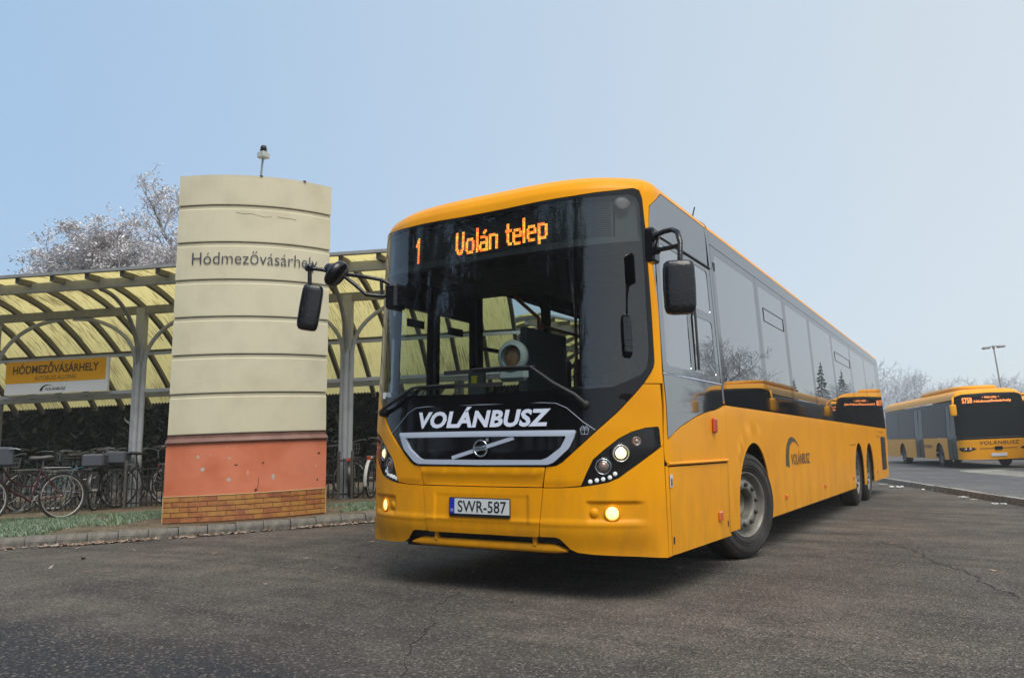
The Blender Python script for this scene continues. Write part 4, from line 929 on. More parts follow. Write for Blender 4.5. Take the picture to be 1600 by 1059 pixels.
mb.tube([(1.33, .08, 2.43), (1.42, .02, 2.435), (1.50, -.05, 2.42), (1.55, -.10, 2.385), (1.575, -.13, 2.31), (1.575, -.15, 2.15)], .018, 8); mb.tube([(1.33, .10, 2.335), (1.45, -.0, 2.315), (1.57, -.13, 2.29)], .016, 8); mb.tube([(1.30, .12, 2.30), (1.36, .06, 2.40)], .008, 6)
mr_ = mb.obj('wing_mirror', M['plastic'], BUS)
hm, Mm = housing((1.578, -.185, 2.01), .195, .11, .335, radians(25), radians(-1)); hh = hm.obj('mirror_head', M['plastic'], mr_)
gq = MB(); gq.box((0, .056, 0), (.145, .008, .28)); gq.v = [tuple(Mm @ Vector(p)) for p in gq.v]; gq.obj('mirror_face', M['mirror'], hh)

# ================================================================== the cream pillar
M['cream'] = mat('cream_render', (.60, .56, .41), .85, noise=(3.0, (.50, .465, .33), .45, .85), bump=(120, .15, .002))
M['orange'] = mat('orange_plaster', (.64, .205, .11), .85, noise=(2.6, (.52, .14, .06), .40, .72), bump=(30, .3, .006))
M['orange_pale'] = mat('orange_faded', (.66, .30, .22), .9, noise=(14, (.60, .21, .12), .40, .62))
M['plaster_chip'] = mat('plaster_chip', (.45, .42, .37), .9); M['plaster_hole'] = mat('plaster_hole', (.07, .04, .03), .9)
M['flashing'] = mat('brown_flashing', (.17, .085, .065), .6, noise=(5, (.24, .13, .10), .45, .7))
M['mortar'] = mat('tile_mortar', (.20, .11, .055), .9); M['trim'] = mat('trim_strip', (.55, .40, .20), .6)
M['grey_metal'] = mat('grey_metal', (.30, .32, .34), .45, metal=.5)
tile_m = []
for k, (c1, c2, lo, hi) in enumerate((((.43, .20, .055), (.32, .115, .05), .42, .62), ((.44, .215, .055), (.36, .145, .05), .45, .66), ((.41, .17, .055), (.29, .10, .045), .40, .58), ((.45, .225, .065), (.37, .15, .05), .5, .72), ((.39, .15, .055), (.30, .11, .05), .42, .62))):
    tile_m.append(mat('glazed_tile_%s' % 'abcde'[k], c1, .45, noise=(9+k, c2, lo, hi, 2)))
PL, PRr = np.array([-4.39, 10.42]), np.array([-2.55, 11.12])       # (t, f) of the two front corners
ch = PRr-PL; CL = np.linalg.norm(ch); cu_ = ch/CL; cn = np.array([cu_[1], -cu_[0]])   # outward, towards the yard
SAG = .26; RAD = (CL*CL/4+SAG*SAG)/(2*SAG); HALF = math.asin(CL/2/RAD); ARC = 2*HALF*RAD
def pil(a, off=0.0, z=0.0):
    """point on the curved face: a = arc length from the middle, off = outwards, z above the sloping ground"""
    q = a/RAD; r_ = RAD+off; x = r_*sin(q); y = r_*cos(q)-(RAD-SAG); p = (PL+PRr)/2+cu_*x+cn*y
    w_ = wp(p[0], p[1]); return np.array([w_[0], w_[1], z + SH*(p[0]-T0)])
pc_ = wp(*((PL+PRr)/2)); PIL = empty('sign_pillar', (pc_[0], pc_[1], 0), label='tall cream banded pillar with orange plinth and brown tiled foot beside the kerb', cat='pillar')
PIL_OFF = np.array([pc_[0], pc_[1], 0])
def wband(name, z0, z1, off0, off1, m, parent, n=26, depth=.75, lip=0.0, grow=0.0):
    """solid band with the curved front; off0/off1 = proud of the face at bottom/top"""
    A = np.linspace(-ARC/2-grow, ARC/2+grow, n); prof = [(z0, off0-.05), (z0, off0), (z0+.012, off0+.002), (z1-.055-lip, (off0+off1)/2), (z1-.045, off1), (z1, off1), (z1, off1-.05)]
    v = []
    for a in A:
        for z_, o_ in prof: v.append(pil(a, o_, z_)-PIL_OFF)
    k = len(prof); f = [[i*k+j, (i+1)*k+j, (i+1)*k+j+1, i*k+j+1] for i in range(n-1) for j in range(k-1)]
    b = []
    for e in (0, n-1):
        for z_ in (z0, z1):
            t = (PL if e == 0 else PRr) - cn*depth + (cu_*(-grow if e == 0 else grow)); w_ = wp(*t); b.append(np.array([w_[0], w_[1], z_+SH*(t[0]-T0)])-PIL_OFF)
    o = len(v); v += b; l0 = 0; r0 = (n-1)*k
    f += [[o, l0, l0+k-1, o+1][::1], [r0, o+2, o+3, r0+k-1], [o+2, o, o+1, o+3]]
    f += [[i*k+k-1, (i+1)*k+k-1] for i in range(0)]
    f.append([i*k+k-1 for i in range(n)] + [o+3, o+1]); f.append(([i*k for i in range(n)] + [o+2, o])[::-1])
    return obj(name, mesh(name, v, f, m), parent)
lev = [1.245, 1.765, 2.265, 2.76, 3.25, 3.75, 4.25, 4.655]
for k in range(7):
    top = lev[k+1]-(.010 if k < 6 else 0)
    wband('cream_band', lev[k], top, .014, -.004 if k < 6 else .013, M['cream'], PIL)
wband('cream_core', 1.24, 4.60, -.03, -.03, M['cream'], PIL, depth=.72)
wband('flashing_strip', 1.135, 1.240, .05, .0, M['flashing'], PIL, grow=.01)
plh = wband('plinth', .470, 1.130, .020, .020, M['orange'], PIL, grow=.012)
base = wband('tile_backing', -.02, .466, .018, .018, M['mortar'], PIL, grow=.012)
tw, th_ = .2235, .064
for row in range(5):
    z0 = .146+row*th_; a = -ARC/2-.012 - (tw/2 if row % 2 else 0); 
    while a < ARC/2+.012:
        a0, a1 = max(a+.004, -ARC/2-.010), min(a+tw-.004, ARC/2+.010)
        if a1-a0 > .02:
            e = R.uniform(0, .002); v = []; nn_ = 4
            for i in range(nn_):
                q = a0+(a1-a0)*i/(nn_-1)
                for z_, o_ in ((z0+.004, .019), (z0+.005, .028+e), (z0+th_-.005, .028+e), (z0+th_-.004, .019)): v.append(pil(q, o_, z_)-PIL_OFF)
            f = [[i*4+j, (i+1)*4+j, (i+1)*4+j+1, i*4+j+1] for i in range(nn_-1) for j in range(3)] + [[0, 1, 2, 3], [12+3, 12+2, 12+1, 12]]
            obj('tile', mesh('tile', v, f, R.choice(tile_m)), PIL)
        a += tw
q = MB(); q.tube([pil(a, .03, .472)-PIL_OFF for a in np.linspace(-ARC/2-.012, ARC/2+.012, 20)], .006, 5); q.tube([pil(ARC/2+.014, .024, z_)-PIL_OFF for z_ in (.14, .47)], .008, 5); q.tube([pil(-ARC/2-.014, .024, z_)-PIL_OFF for z_ in (.14, .47)], .008, 5); q.obj('edge_trim', M['trim'], PIL)
rs2 = random.Random(4)
def blotch(name, a, z, ra, rz_, m, off=.0225):
    n = 11; v = [pil(a, off, z)-PIL_OFF]+[pil(a+ra*cos(2*pi*i/n)*rs2.uniform(.6, 1.1), off-.001, z+rz_*sin(2*pi*i/n)*rs2.uniform(.6, 1.1))-PIL_OFF for i in range(n)]
    return obj(name, mesh(name, v, [[0, 1+i, 1+(i+1) % n] for i in range(n)], m), plh)
for a, z, ra, rz_, k in ((-.62, .955, .026, .02, 'plaster_chip'), (-.56, .80, .028, .03, 'plaster_chip'), (-.24, .655, .032, .024, 'plaster_chip'), (.30, .665, .022, .04, 'plaster_chip'), (-.47, .97, .01, .01, 'plaster_chip'), (-.27, 1.06, .008, .01, 'plaster_chip'), (-.24, .925, .02, .012, 'plaster_chip'), (-.16, .835, .022, .012, 'plaster_hole'), (.17, .845, .018, .014, 'plaster_hole'), (.92, .94, .022, .018, 'plaster_hole'), (.905, .59, .016, .018, 'plaster_hole'), (.09, .505, .022, .022, 'plaster_hole')): blotch('plaster_spot', a, z, ra, rz_, M[k])
q = MB(); q.tube([pil(.10, .022, .50)-PIL_OFF, pil(.115, .022, .56)-PIL_OFF, pil(.118, .022, .66)-PIL_OFF], .004, 4); q.obj('plaster_crack', M['plaster_hole'], plh)
for a, z, ra, rz_ in ((-.35, .60, .16, .10), (-.02, .72, .07, .11), (-.10, .56, .17, .06), (.20, .64, .08, .06), (.88, .78, .06, .06)): blotch('faded_patch', a, z, ra, rz_, M['orange_pale'], .0212)
M['streak'] = mat('rain_streak', (.40, .375, .28), .9, noise=(40, (.48, .45, .33), .4, .6)); M['hairline'] = mat('hairline', (.16, .13, .09), .9)
for k in range(34):
    a = rs2.uniform(-ARC/2+.05, ARC/2-.05); j = rs2.randint(0, 6); z1 = lev[j+1]-.065; L_ = rs2.uniform(.05, .30); w_ = rs2.uniform(.004, .016)
    v = []; 
    for i in range(6):
        u = i/5; ww = w_*(1-.8*u)*(.8+.4*rs2.random()); aa = a+.004*math.sin(i*1.7+k); z_ = z1-L_*u; o_ = -.004+.018*(lev[j+1]-.055-z_)/.44+.0012
        v += [pil(aa-ww/2, o_, z_)-PIL_OFF, pil(aa+ww/2, o_, z_)-PIL_OFF]
    obj('rain_streak', mesh('rain_streak', v, [[2*i, 2*i+1, 2*i+3, 2*i+2] for i in range(5)], M['streak']), PIL)
q = MB(); q.tube([pil(-.28+i*.09, .0075, 4.145-.012*math.sin(i*2.1)-.010*i)-PIL_OFF for i in range(6)], .0025, 4); q.tube([pil(.25+i*.05, .0085, 4.115-.006*math.sin(i*1.3)-.004*i)-PIL_OFF for i in range(6)], .0025, 4); q.obj('hairline_crack', M['hairline'], PIL)
for a in (.02, .60):
    blt = MB(); blt.box(pil(a, .012, 4.658)-PIL_OFF, (.035+.02*abs(a), .03, .012)); blt.obj('edge_chip', M['hairline'], PIL)
tm = lambda x, y: np.array([pil(a, .024, 3.445+b) - PIL_OFF for a, b in zip(x, y)])
M['sign_letter'] = mat('sign_letter_dark', (.035, .04, .065), .5)
obj('pillar_lettering', text_mesh('Hódmezővásárhely', M['sign_letter'], .160, 1.63, bold=-.012, mapf=lambda x, y: tm(x+.005, y)), PIL)
mp = pil(.02, -.12, 4.64); LH = empty('mast_lamp', mp, label='small pale lamp head on a short leaning mast atop the cream pillar', cat='lamp')
q = MB(); q.tube([(0, 0, -.05), (.02, 0, .20), (.035, 0, .30)], .014, 8); q.obj('mast', M['grey_metal'], LH)
q = MB(); q.box((.04, 0, .345), (.13, .12, .085), bev=.01); hd = q.obj('lamp_box', M['white_plastic'], LH)
q = MB(); q.tube([(-.02, 0, .38), (-.025, 0, .43), (.0, 0, .47), (.04, 0, .48), (.085, 0, .47), (.105, 0, .43), (.10, 0, .38)], .007, 6); q.obj('bracket', M['grey_metal'], hd)
q = MB(); q.lathe([(0, -.02), (.04, -.02), (.045, .02), (.03, .05), (0, .055)], 12, Matrix.Translation((.04, 0, .43)) @ Matrix.Rotation(-pi/2, 4, 'Y')); q.obj('sensor', M['blackmatte'], hd)

# ================================================================== canopy
M['steel'] = mat('galvanised_paint', (.28, .29, .29), .5, metal=.1, noise=(6, (.22, .23, .23), .45, .7))
M['steel_light'] = mat('pale_steel', (.46, .49, .53), .5, metal=.1, noise=(5, (.38, .40, .43), .45, .7))
M['steel_dark'] = mat('rafter_steel', (.14, .135, .12), .6)
def roof_mat():
    m = bpy.data.materials.new('yellow_sheeting'); m.use_nodes = True; n = m.node_tree.nodes; l = m.node_tree.links; n.clear()
    out = n.new('ShaderNodeOutputMaterial'); add = n.new('ShaderNodeMixShader'); d = n.new('ShaderNodeBsdfDiffuse'); t = n.new('ShaderNodeBsdfTranslucent')
    tc = n.new('ShaderNodeTexCoord'); mp_ = n.new('ShaderNodeMapping'); mp_.inputs['Scale'].default_value = (34, 1.5, 1)
    l.new(tc.outputs['UV'], mp_.inputs[0]); nz = n.new('ShaderNodeTexNoise'); nz.inputs['Scale'].default_value = 1.6; nz.inputs['Detail'].default_value = 7; nz.inputs['Roughness'].default_value = .65; l.new(mp_.outputs[0], nz.inputs['Vector'])
    nz2 = n.new('ShaderNodeTexNoise'); nz2.inputs['Scale'].default_value = .7; l.new(tc.outputs['UV'], nz2.inputs['Vector'])
    ad = n.new('ShaderNodeMath'); ad.operation = 'MULTIPLY_ADD'; ad.inputs[1].default_value = .45; l.new(nz2.outputs['Fac'], ad.inputs[0]); l.new(nz.outputs['Fac'], ad.inputs[2])
    r_ = n.new('ShaderNodeMapRange'); r_.inputs[1].default_value = .72; r_.inputs[2].default_value = .92; l.new(ad.outputs[0], r_.inputs[0])
    mx = n.new('ShaderNodeMix'); mx.data_type = 'RGBA'; mx.inputs[6].default_value = (.84, .71, .30, 1); mx.inputs[7].default_value = (.17, .125, .045, 1); l.new(r_.outputs[0], mx.inputs[0])
    for s_ in (d, t): l.new(mx.outputs[2], s_.inputs['Color'])
    add.inputs[0].default_value = .72; l.new(d.outputs[0], add.inputs[1]); l.new(t.outputs[0], add.inputs[2]); l.new(add.outputs[0], out.inputs['Surface']); return m
M['sheeting'] = roof_mat()
def canopy(label, org, ax, pp_, a0, a1, cols, zoff, rear_cols=(), pitch=.61):
    """ax along, pp_ away from the yard; zoff(a, b) lifts the sloping ground"""
    root = empty('station_canopy', (org[0], org[1], 0), label=label, cat='canopy')
    ax3 = np.array([ax[0], ax[1], 0.]); pp3 = np.array([pp_[0], pp_[1], 0.])
    def W(a, b, z): return ax3*a + pp3*b + np.array([0, 0, z + zoff(a, b)])
    zr = lambda b: 3.76-.337*b-.129*b*b                      # underside of the rafters' line
    B0, B1 = -1.62, 2.55
    # columns: three ribbed tubes
    for c in cols:
        q = MB()
        for da, db, r_ in ((-.075, 0, .05), (.075, 0, .05), (0, -.05, .05), (0, .05, .05)): q.tube([W(c+da, db, .1), W(c+da, db, 2.72)], r_, 10)
        q.box(W(c, 0, 3.20), (.16, .14, 1.0), rz=math.atan2(ax[1], ax[0])); o = q.obj('column', M['steel_light'], root)
        q = MB()
        br = lambda A0, Bp, ca: [A0*(1-t)**2 + 2*t*(1-t)*ca + Bp*t*t for t in np.linspace(0, 1, 12)]
        for sg in (-1, 1):
            P = [W(c+sg*(.09+1.25*(1-cos(u))), 0, 2.68+.90*sin(u)) for u in np.linspace(0, pi/2, 14)]
            q.tube(P, .036, 8)
        q.obj('arch_brace', M['steel_light'], root)
        P = [W(c, -.06-1.22*(1-cos(u)), 2.62+1.20*sin(u)) for u in np.linspace(0, pi/2, 14)]
        MB().tube(P, .038, 8).obj('cantilever_brace', M['steel'], root)
    for c in rear_cols:
        q = MB()
        for da in (-.05, .05): q.tube([W(c+da, B1-.3, .0), W(c+da, B1-.3, 2.3)], .05, 8)
        q.obj('rear_column', M['steel'], root)
    n = 24
    L_ = np.linspace(a0, a1, 2)
    def beam(name, b, z, wd, ht, m): MB().bar(W(a0, b, z), W(a1, b, z), wd, ht).obj(name, m, root)
    beam('fascia_beam', -1.27, 3.905, .10, .15, M['steel_light']); beam('main_beam', 0, 3.665, .12, .14, M['steel']); beam('gutter', B0-.03, zr(B0)+.07, .08, .05, M['steel']); beam('rear_beam', B1-.3, 2.33, .12, .14, M['steel_light'])
    beam('purlin', .28, zr(.28)+.03, .05, .045, M['steel_dark']); beam('purlin', 1.35, zr(1.35)+.03, .05, .045, M['steel_dark'])
    beam('tie_rail', 0, 2.86, .04, .05, M['steel_light']); beam('tie_rail', 0, 2.19, .05, .06, M['steel_light'])
    nr_ = int((a1-a0)/pitch); bs = np.linspace(B0, B1, 16)
    for i in range(nr_+1):
        a = a0+i*pitch; q = MB(); P = [W(a, b, zr(b)+.0) for b in bs]; q.sweep(P, .072, .09, ax3); q.obj('rafter', M['steel_dark'], root)
        if i < nr_:
            nu = 18; v = []; uv = []
            for k, b in enumerate(bs):
                for u in range(nu+1):
                    aa = a+pitch*u/nu; v.append(W(aa, b, zr(b)+.085+.016*math.cos(u*pi))); uv.append(((aa-a0), b))
            f = [[k*(nu+1)+u, k*(nu+1)+u+1, (k+1)*(nu+1)+u+1, (k+1)*(nu+1)+u] for k in range(len(bs)-1) for u in range(nu)]
            me = mesh('roof_sheet', v, f, M['sheeting'], True); ul = me.uv_layers.new(name='UVMap')
            for p in me.polygons:
                for li, vi in zip(p.loop_indices, p.vertices): ul.data[li].uv = uv[vi]
            obj('roof_sheet', me, root)
    return root, W
cax = np.array([1, -.11]); cax /= np.linalg.norm(cax); cpp = np.array([.11, 1.]); cpp /= np.linalg.norm(cpp)
ctf = np.array([-2.9, 14.2])
def tfw(v): return v[0]*RH[:2]+v[1]*FH[:2]
corg = wp(*ctf)
CAN, CW = canopy('long station canopy with curved yellow translucent roof on grey branching columns', corg, tfw(cax), tfw(cpp), -10.6, 3.4, [-9.7, -6.75, -3.86, 0.0], lambda a, b: SH*(ctf[0]+a*cax[0]+b*cpp[0]-T0), [-8.35, -1.9, 1.6])
canopy('second yellow-roofed canopy beyond, seen through the bus windows', (-6.6, 14.5), np.array([.17, .985]), np.array([-.985, .17]), -3, 9, [-1.5, 2.3, 6.1], lambda a, b: .0)
# the name board hung between two columns
cs = CW(0, 0, 0)
def CWw(a, b, z): return CW(a, b, z)+np.array([corg[0], corg[1], 0])
bl, br_ = CWw(-6.36, -.14, 2.525), CWw(-4.37, -.14, 2.525); bc = (bl+br_)/2
xd = (br_-bl); BW = np.linalg.norm(xd); xd /= BW; yd = np.array([0, 0, 1.]); nd = np.array([tfw(cpp)[0], tfw(cpp)[1], 0])*-1
SG = empty('name_board', bc, label='yellow and white station name board hanging under the canopy, HÓDMEZŐVÁSÁRHELY', cat='sign')
def brd(x0, x1, z0, z1, o0, o1):
    return [xd*x+yd*z+nd*o for o in (o0, o1) for x, z in ((x0, z0), (x1, z0), (x1, z1), (x0, z1))]
BF = [[3, 2, 1, 0], [4, 5, 6, 7], [0, 1, 5, 4], [1, 2, 6, 5], [2, 3, 7, 6], [3, 0, 4, 7]]
M['board_yellow'] = mat('board_yellow', (.90, .43, .008), .45); M['board_white'] = mat('board_white', (.82, .86, .90), .45)
hw = BW/2
obj('board_panel', mesh('board_panel', brd(-hw, hw, -.30, .30, -.05, .0), BF, M['board_white']), SG)
obj('yellow_field', mesh('yellow_field', brd(-hw+.003, hw-.05, -.097, .297, .0, .004), BF, M['board_yellow']), SG)
fmap = lambda x0, z0: flatmap(xd*x0+yd*z0+nd*.006, xd, yd)
obj('board_lettering', text_mesh('HÓDMEZŐVÁSÁRHELY', M['brown_letter'], .135, 1.66, bold=.035, mapf=fmap(-.02, .075)), SG)
obj('board_lettering', text_mesh('AUTÓBUSZ-ÁLLOMÁS', M['brown_letter'], .075, .80, bold=.0, mapf=fmap(-.02, -.055)), SG)
obj('operator_lettering', text_mesh('VOLÁNBUSZ', M['print_black'], .045, .40, shear=.2, bold=.02, mapf=fmap(.0, -.245)), SG)
q = MB(); ring = [(-.31, -.25), (-.29, -.20), (-.25, -.165), (-.20, -.145), (-.15, -.14), (-.10, -.15), (-.06, -.17), (-.04, -.19)]; wv = [.05, .04, .032, .025, .018, .012, .006, .002]
a = [xd*x+yd*z+nd*.006 for x, z in ring]; b = [xd*(x+w_*(1 if i < 2 else .5))+yd*(z-(0 if i < 1 else w_*.7))+nd*.006 for i, ((x, z), w_) in enumerate(zip(ring, wv))]
n = len(a); q.add(a+b, [[i, n+i, n+i+1, i+1] for i in range(n-1)]); q.obj('arch_mark', M['print_black'], SG)

# ================================================================== low bar fence
M['fence'] = mat('fence_iron', (.02, .02, .02), .6); M['fence_pale'] = mat('fence_worn', (.10, .09, .08), .6)
FN = empty('bar_fence', wp(-5, 13.92, 0), label='low dark bar fence behind the verge', cat='fence'); fo = wp(-5, 13.92, 0)
fl_ = lambda t: np.array(wp(t, 13.92+.0*t, zverge(t)))-fo
bmesh_ = MB().box((0, 0, .36), (.016, .016, .66)).me('bar', M['fence'])
tt = -10.6; 
for z_ in (.10, .66): MB().bar(fl_(-10.7)+[0, 0, z_], fl_(-1.6)+[0, 0, z_], .03, .025).obj('rail', M['fence'], FN)
while tt < -1.6:
    o = obj('bar', bmesh_, FN); o.location = fl_(tt); tt += .085
pm = MB().box((0, 0, .36), (.045, .045, .9), bev=.006).me('post', M['fence_pale'])
for t_ in (-10.7, -8.6, -6.55, -4.4, -2.95, -2.72, -1.6): o = obj('post', pm, FN); o.location = fl_(t_)

# ================================================================== bicycles
M['b_black'] = mat('bike_black', (.012, .012, .014), .35); M['b_red'] = mat('bike_maroon', (.055, .012, .016), .35); M['b_grey'] = mat('bike_grey', (.22, .23, .25), .35, metal=.4)
M['b_teal'] = mat('bike_teal', (.02, .13, .15), .35); M['b_white'] = mat('bike_white', (.55, .55, .53), .4); M['b_green'] = mat('bike_green', (.015, .05, .03), .4); M['b_pink'] = mat('bike_pink', (.45, .06, .10), .4)
M['spoke'] = mat('spoke_steel', (.50, .49, .47), .4, metal=.4); M['saddle_grey'] = mat('saddle_grey', (.10, .10, .11), .6); M['saddle_white'] = mat('saddle_white', (.55, .55, .56), .5); M['box_grey'] = mat('box_grey', (.065, .075, .095), .6)
BK = {}
def bike_meshes():
    wr = .335
    q = MB()
    for i in range(40):
        pass
    ring = [(wr*cos(a), 0, wr*sin(a)) for a in np.linspace(0, 2*pi, 29)]
    BK['tyre'] = MB().tube(ring, .018, 6, False).me('tyre', M['rubber'])
    BK['rimring'] = MB().tube([(x*.925, y, z*.925) for x, y, z in ring], .010, 5, False).me('rim', M['spoke'])
    sp_m = MB()
    for i in range(18):
        a = 2*pi*i/18; sp_m.tube([(.02*cos(a+1.2), .02*(-1)**i, .02*sin(a+1.2)), (.31*cos(a), 0, .31*sin(a))], .0018, 3, False)
    sp_m.tube([(0, -.045, 0), (0, .045, 0)], .018, 8); BK['spokes'] = sp_m.me('spokes', M['spoke'])
    mg = lambda a0, a1: [(.375*cos(a), 0, .375*sin(a)) for a in np.linspace(a0, a1, 14)]
    def mud(a0, a1):
        v = []; P = mg(a0, a1)
        for x, y, z in P: v += [(x*.985, -.028, z*.985), (x, 0, z), (x*.985, .028, z*.985)]
        return MB().add(v, [[3*i+k, 3*i+k+1, 3*i+k+4, 3*i+k+3] for i in range(len(P)-1) for k in range(2)], True).me('mudguard', M['b_black'])
    BK['mud_r'] = mud(radians(20), radians(200)); BK['mud_f'] = mud(radians(-10), radians(130))
    # frame with wheels at x = -.54 (rear) and .56 (front); hub height .353
    h = .353; rear = (-.54, 0, h); bb = (-.08, 0, .29); seat = (-.23, 0, .78); head_t = (.36, 0, .86); head_b = (.40, 0, .68)
    f = MB(); f.tube([bb, seat], .016, 7); f.tube([head_t, head_b], .02, 7); f.tube([head_b, (.16, 0, .44), (.0, 0, .36), bb], .017, 7); f.tube([head_t, (.20, 0, .62), (.02, 0, .52), (-.15, 0, .52)], .014, 7)
    for sg in (-1, 1):
        f.tube([(rear[0], .05*sg, h), (-.10, .03*sg, .29)], .009, 6); f.tube([(rear[0], .05*sg, h), (-.215, .02*sg, .73)], .008, 6)
    BK['ladyframe'] = f.me('frame', M['b_black'])
    f = MB(); f.tube([bb, seat], .016, 7); f.tube([head_t, head_b], .02, 7); f.tube([head_b, bb], .018, 7); f.tube([head_t, (-.21, 0, .74)], .016, 7)
    for sg in (-1, 1):
        f.tube([(rear[0], .05*sg, h), (-.10, .03*sg, .29)], .009, 6); f.tube([(rear[0], .05*sg, h), (-.215, .02*sg, .73)], .008, 6)
    BK['manframe'] = f.me('frame', M['b_black'])
    f = MB()
    for sg in (-1, 1): f.tube([(.405, .03*sg, .66), (.43, .05*sg, .58), (.50, .05*sg, .44), (.56, .05*sg, h)], .010, 6)
    f.tube([(.405, -.035, .67), (.405, .035, .67)], .012, 6); BK['fork'] = f.me('fork', M['b_grey'])
    f = MB(); f.tube([(.355, 0, .86), (.345, 0, 1.0)], .012, 6)
    f.tube([(.16, -.29, 1.03), (.26, -.27, 1.06), (.36, -.16, 1.05), (.36, 0, 1.0), (.36, .16, 1.05), (.26, .27, 1.06), (.16, .29, 1.03)], .011, 6); BK['handlebar'] = f.me('handlebar', M['b_grey'])
    f = MB()
    for sg in (-1, 1): f.tube([(.08, .29*sg, 1.025), (.20, .285*sg, 1.05)], .017, 7)
    BK['grips'] = f.me('grip', M['b_black'])
    v = []; secs = [(-.37, .085, .955, .035), (-.33, .105, .965, .05), (-.25, .085, .955, .05), (-.15, .045, .95, .04), (-.07, .022, .945, .03)]
    for x, wd, z, t_ in secs:
        for k in range(8):
            a = 2*pi*k/8; v.append((x, wd*cos(a), z-.02+t_*.6*sin(a)))
    f = MB().add(v, [[i*8+k, (i+1)*8+k, (i+1)*8+(k+1) % 8, i*8+(k+1) % 8] for i in range(4) for k in range(8)]+[list(range(8)), [32+k for k in range(8)][::-1]], True); f.tube([(-.235, 0, .76), (-.25, 0, .93)], .013, 6); BK['saddle'] = f.me('saddle', M['b_black'])
    f = MB(); f.lathe([(.085, -.005), (.09, 0), (.085, .005)], 18, Matrix(((0, 1, 0, -.08), (1, 0, 0, -.05), (0, 0, 1, .29), (0, 0, 0, 1))))
    f.tube([(-.08, -.06, .29), (.03, -.07, .16)], .009, 6); f.tube([(-.08, .06, .29), (-.19, .07, .42)], .009, 6); f.box((.03, -.11, .155), (.09, .08, .02)); f.box((-.19, .11, .425), (.09, .08, .02)); BK['crank'] = f.me('crankset', M['b_grey'])
    f = MB()
    for sg in (-1, 1): f.tube([(-.30, .06*sg, .735), (-.72, .06*sg, .735)], .006, 5); f.tube([(-.66, .06*sg, .735), (-.545, .06*sg, .37)], .005, 5)
    for x in (-.34, -.46, -.58, -.70): f.tube([(x, -.06, .735), (x, .06, .735)], .005, 5)
    BK['rack'] = f.me('rear_rack', M['b_grey'])
    f = MB(); 
    for z_, s_ in ((.80, .85), (.89, .93), (.98, 1.0)):
        a, b = .16*s_, .13*s_; f.tube([(.55-b, -a, z_), (.55+b, -a, z_), (.55+b, a, z_), (.55-b, a, z_), (.55-b, -a, z_)], .005, 4)
    for i in range(7):
        for sg in (-1, 1):
            y = -.16+.32*i/6; f.tube([(.55+sg*.11, y*.85, .80), (.55+sg*.13, y, .98)], .0035, 4)
            x = -.13+.26*i/6; f.tube([(.55+x*.85, sg*.136, .80), (.55+x, sg*.16, .98)], .0035, 4)
    BK['basket'] = f.me('wire_basket', M['b_grey'])
    f = MB(); f.box((.45, 0, .95), (.42, .42, .28), bev=.03); BK['box'] = f.me('front_box', M['box_grey'])
    f = MB(); f.box((-.56, 0, .86), (.34, .34, .22), bev=.03); BK['crate'] = f.me('rear_box', M['box_grey'])
    f = MB(); f.box((-.73, 0, .70), (.02, .08, .05), bev=.008); BK['reflector'] = f.me('reflector', M['redamber'])
bike_meshes()
def bicycle(label, pos, rz, frame='ladyframe', color='b_black', extras=(), saddle='b_black', lean=0.0, steer=0.0, scale=1.0, guard=None, group='bicycles parked along the fence'):
    r = empty('bicycle', pos, rz, label, 'bicycle', group); r.rotation_euler = (lean, 0, rz); r.scale = (scale,)*3
    def part(n, key, m=None, par=r, loc=None):
        o = obj(n, BK[key], par)
        if loc: o.location = loc
        if m: o.material_slots[0].link = 'OBJECT'; o.material_slots[0].material = M[m]
        return o
    part('frame', frame, color); part('saddle', 'saddle', saddle); part('crankset', 'crank')
    def whl(nm, x, rz_=0):
        w_ = bpy.data.objects.new(nm, None); lk(w_, r); w_.location = (x, 0, .353); w_.rotation_euler = (0, 0, rz_)
        part('tyre', 'tyre', None, w_); part('rim', 'rimring', None, w_); part('spokes', 'spokes', None, w_)
    whl('wheel', -.54); 
    st = bpy.data.objects.new('steering', None) if False else None
    fk = part('fork', 'fork', color if color in ('b_white', 'b_grey') else None); hb = part('handlebar', 'handlebar'); part('grip', 'grips', None, hb)
    whl('wheel', .56)
    part('mudguard', 'mud_r', guard, r, (-.54, 0, .353)); part('mudguard', 'mud_f', guard, r, (.56, 0, .353))
    for e in extras:
        part({'rack': 'rear_rack', 'basket': 'wire_basket', 'box': 'front_box', 'crate': 'rear_box', 'reflector': 'reflector'}[e], e)
    return r
def bpos(t, f): p = wp(t, f); return (p[0], p[1], zverge(t)-.005)
bicycle('maroon step-through bicycle with big grey box over its front wheel, in front of the fence', bpos(-6.98, 11.8), YAW+pi+.93, color='b_red', extras=('rack', 'box'), saddle='saddle_grey', lean=.05, scale=.97)
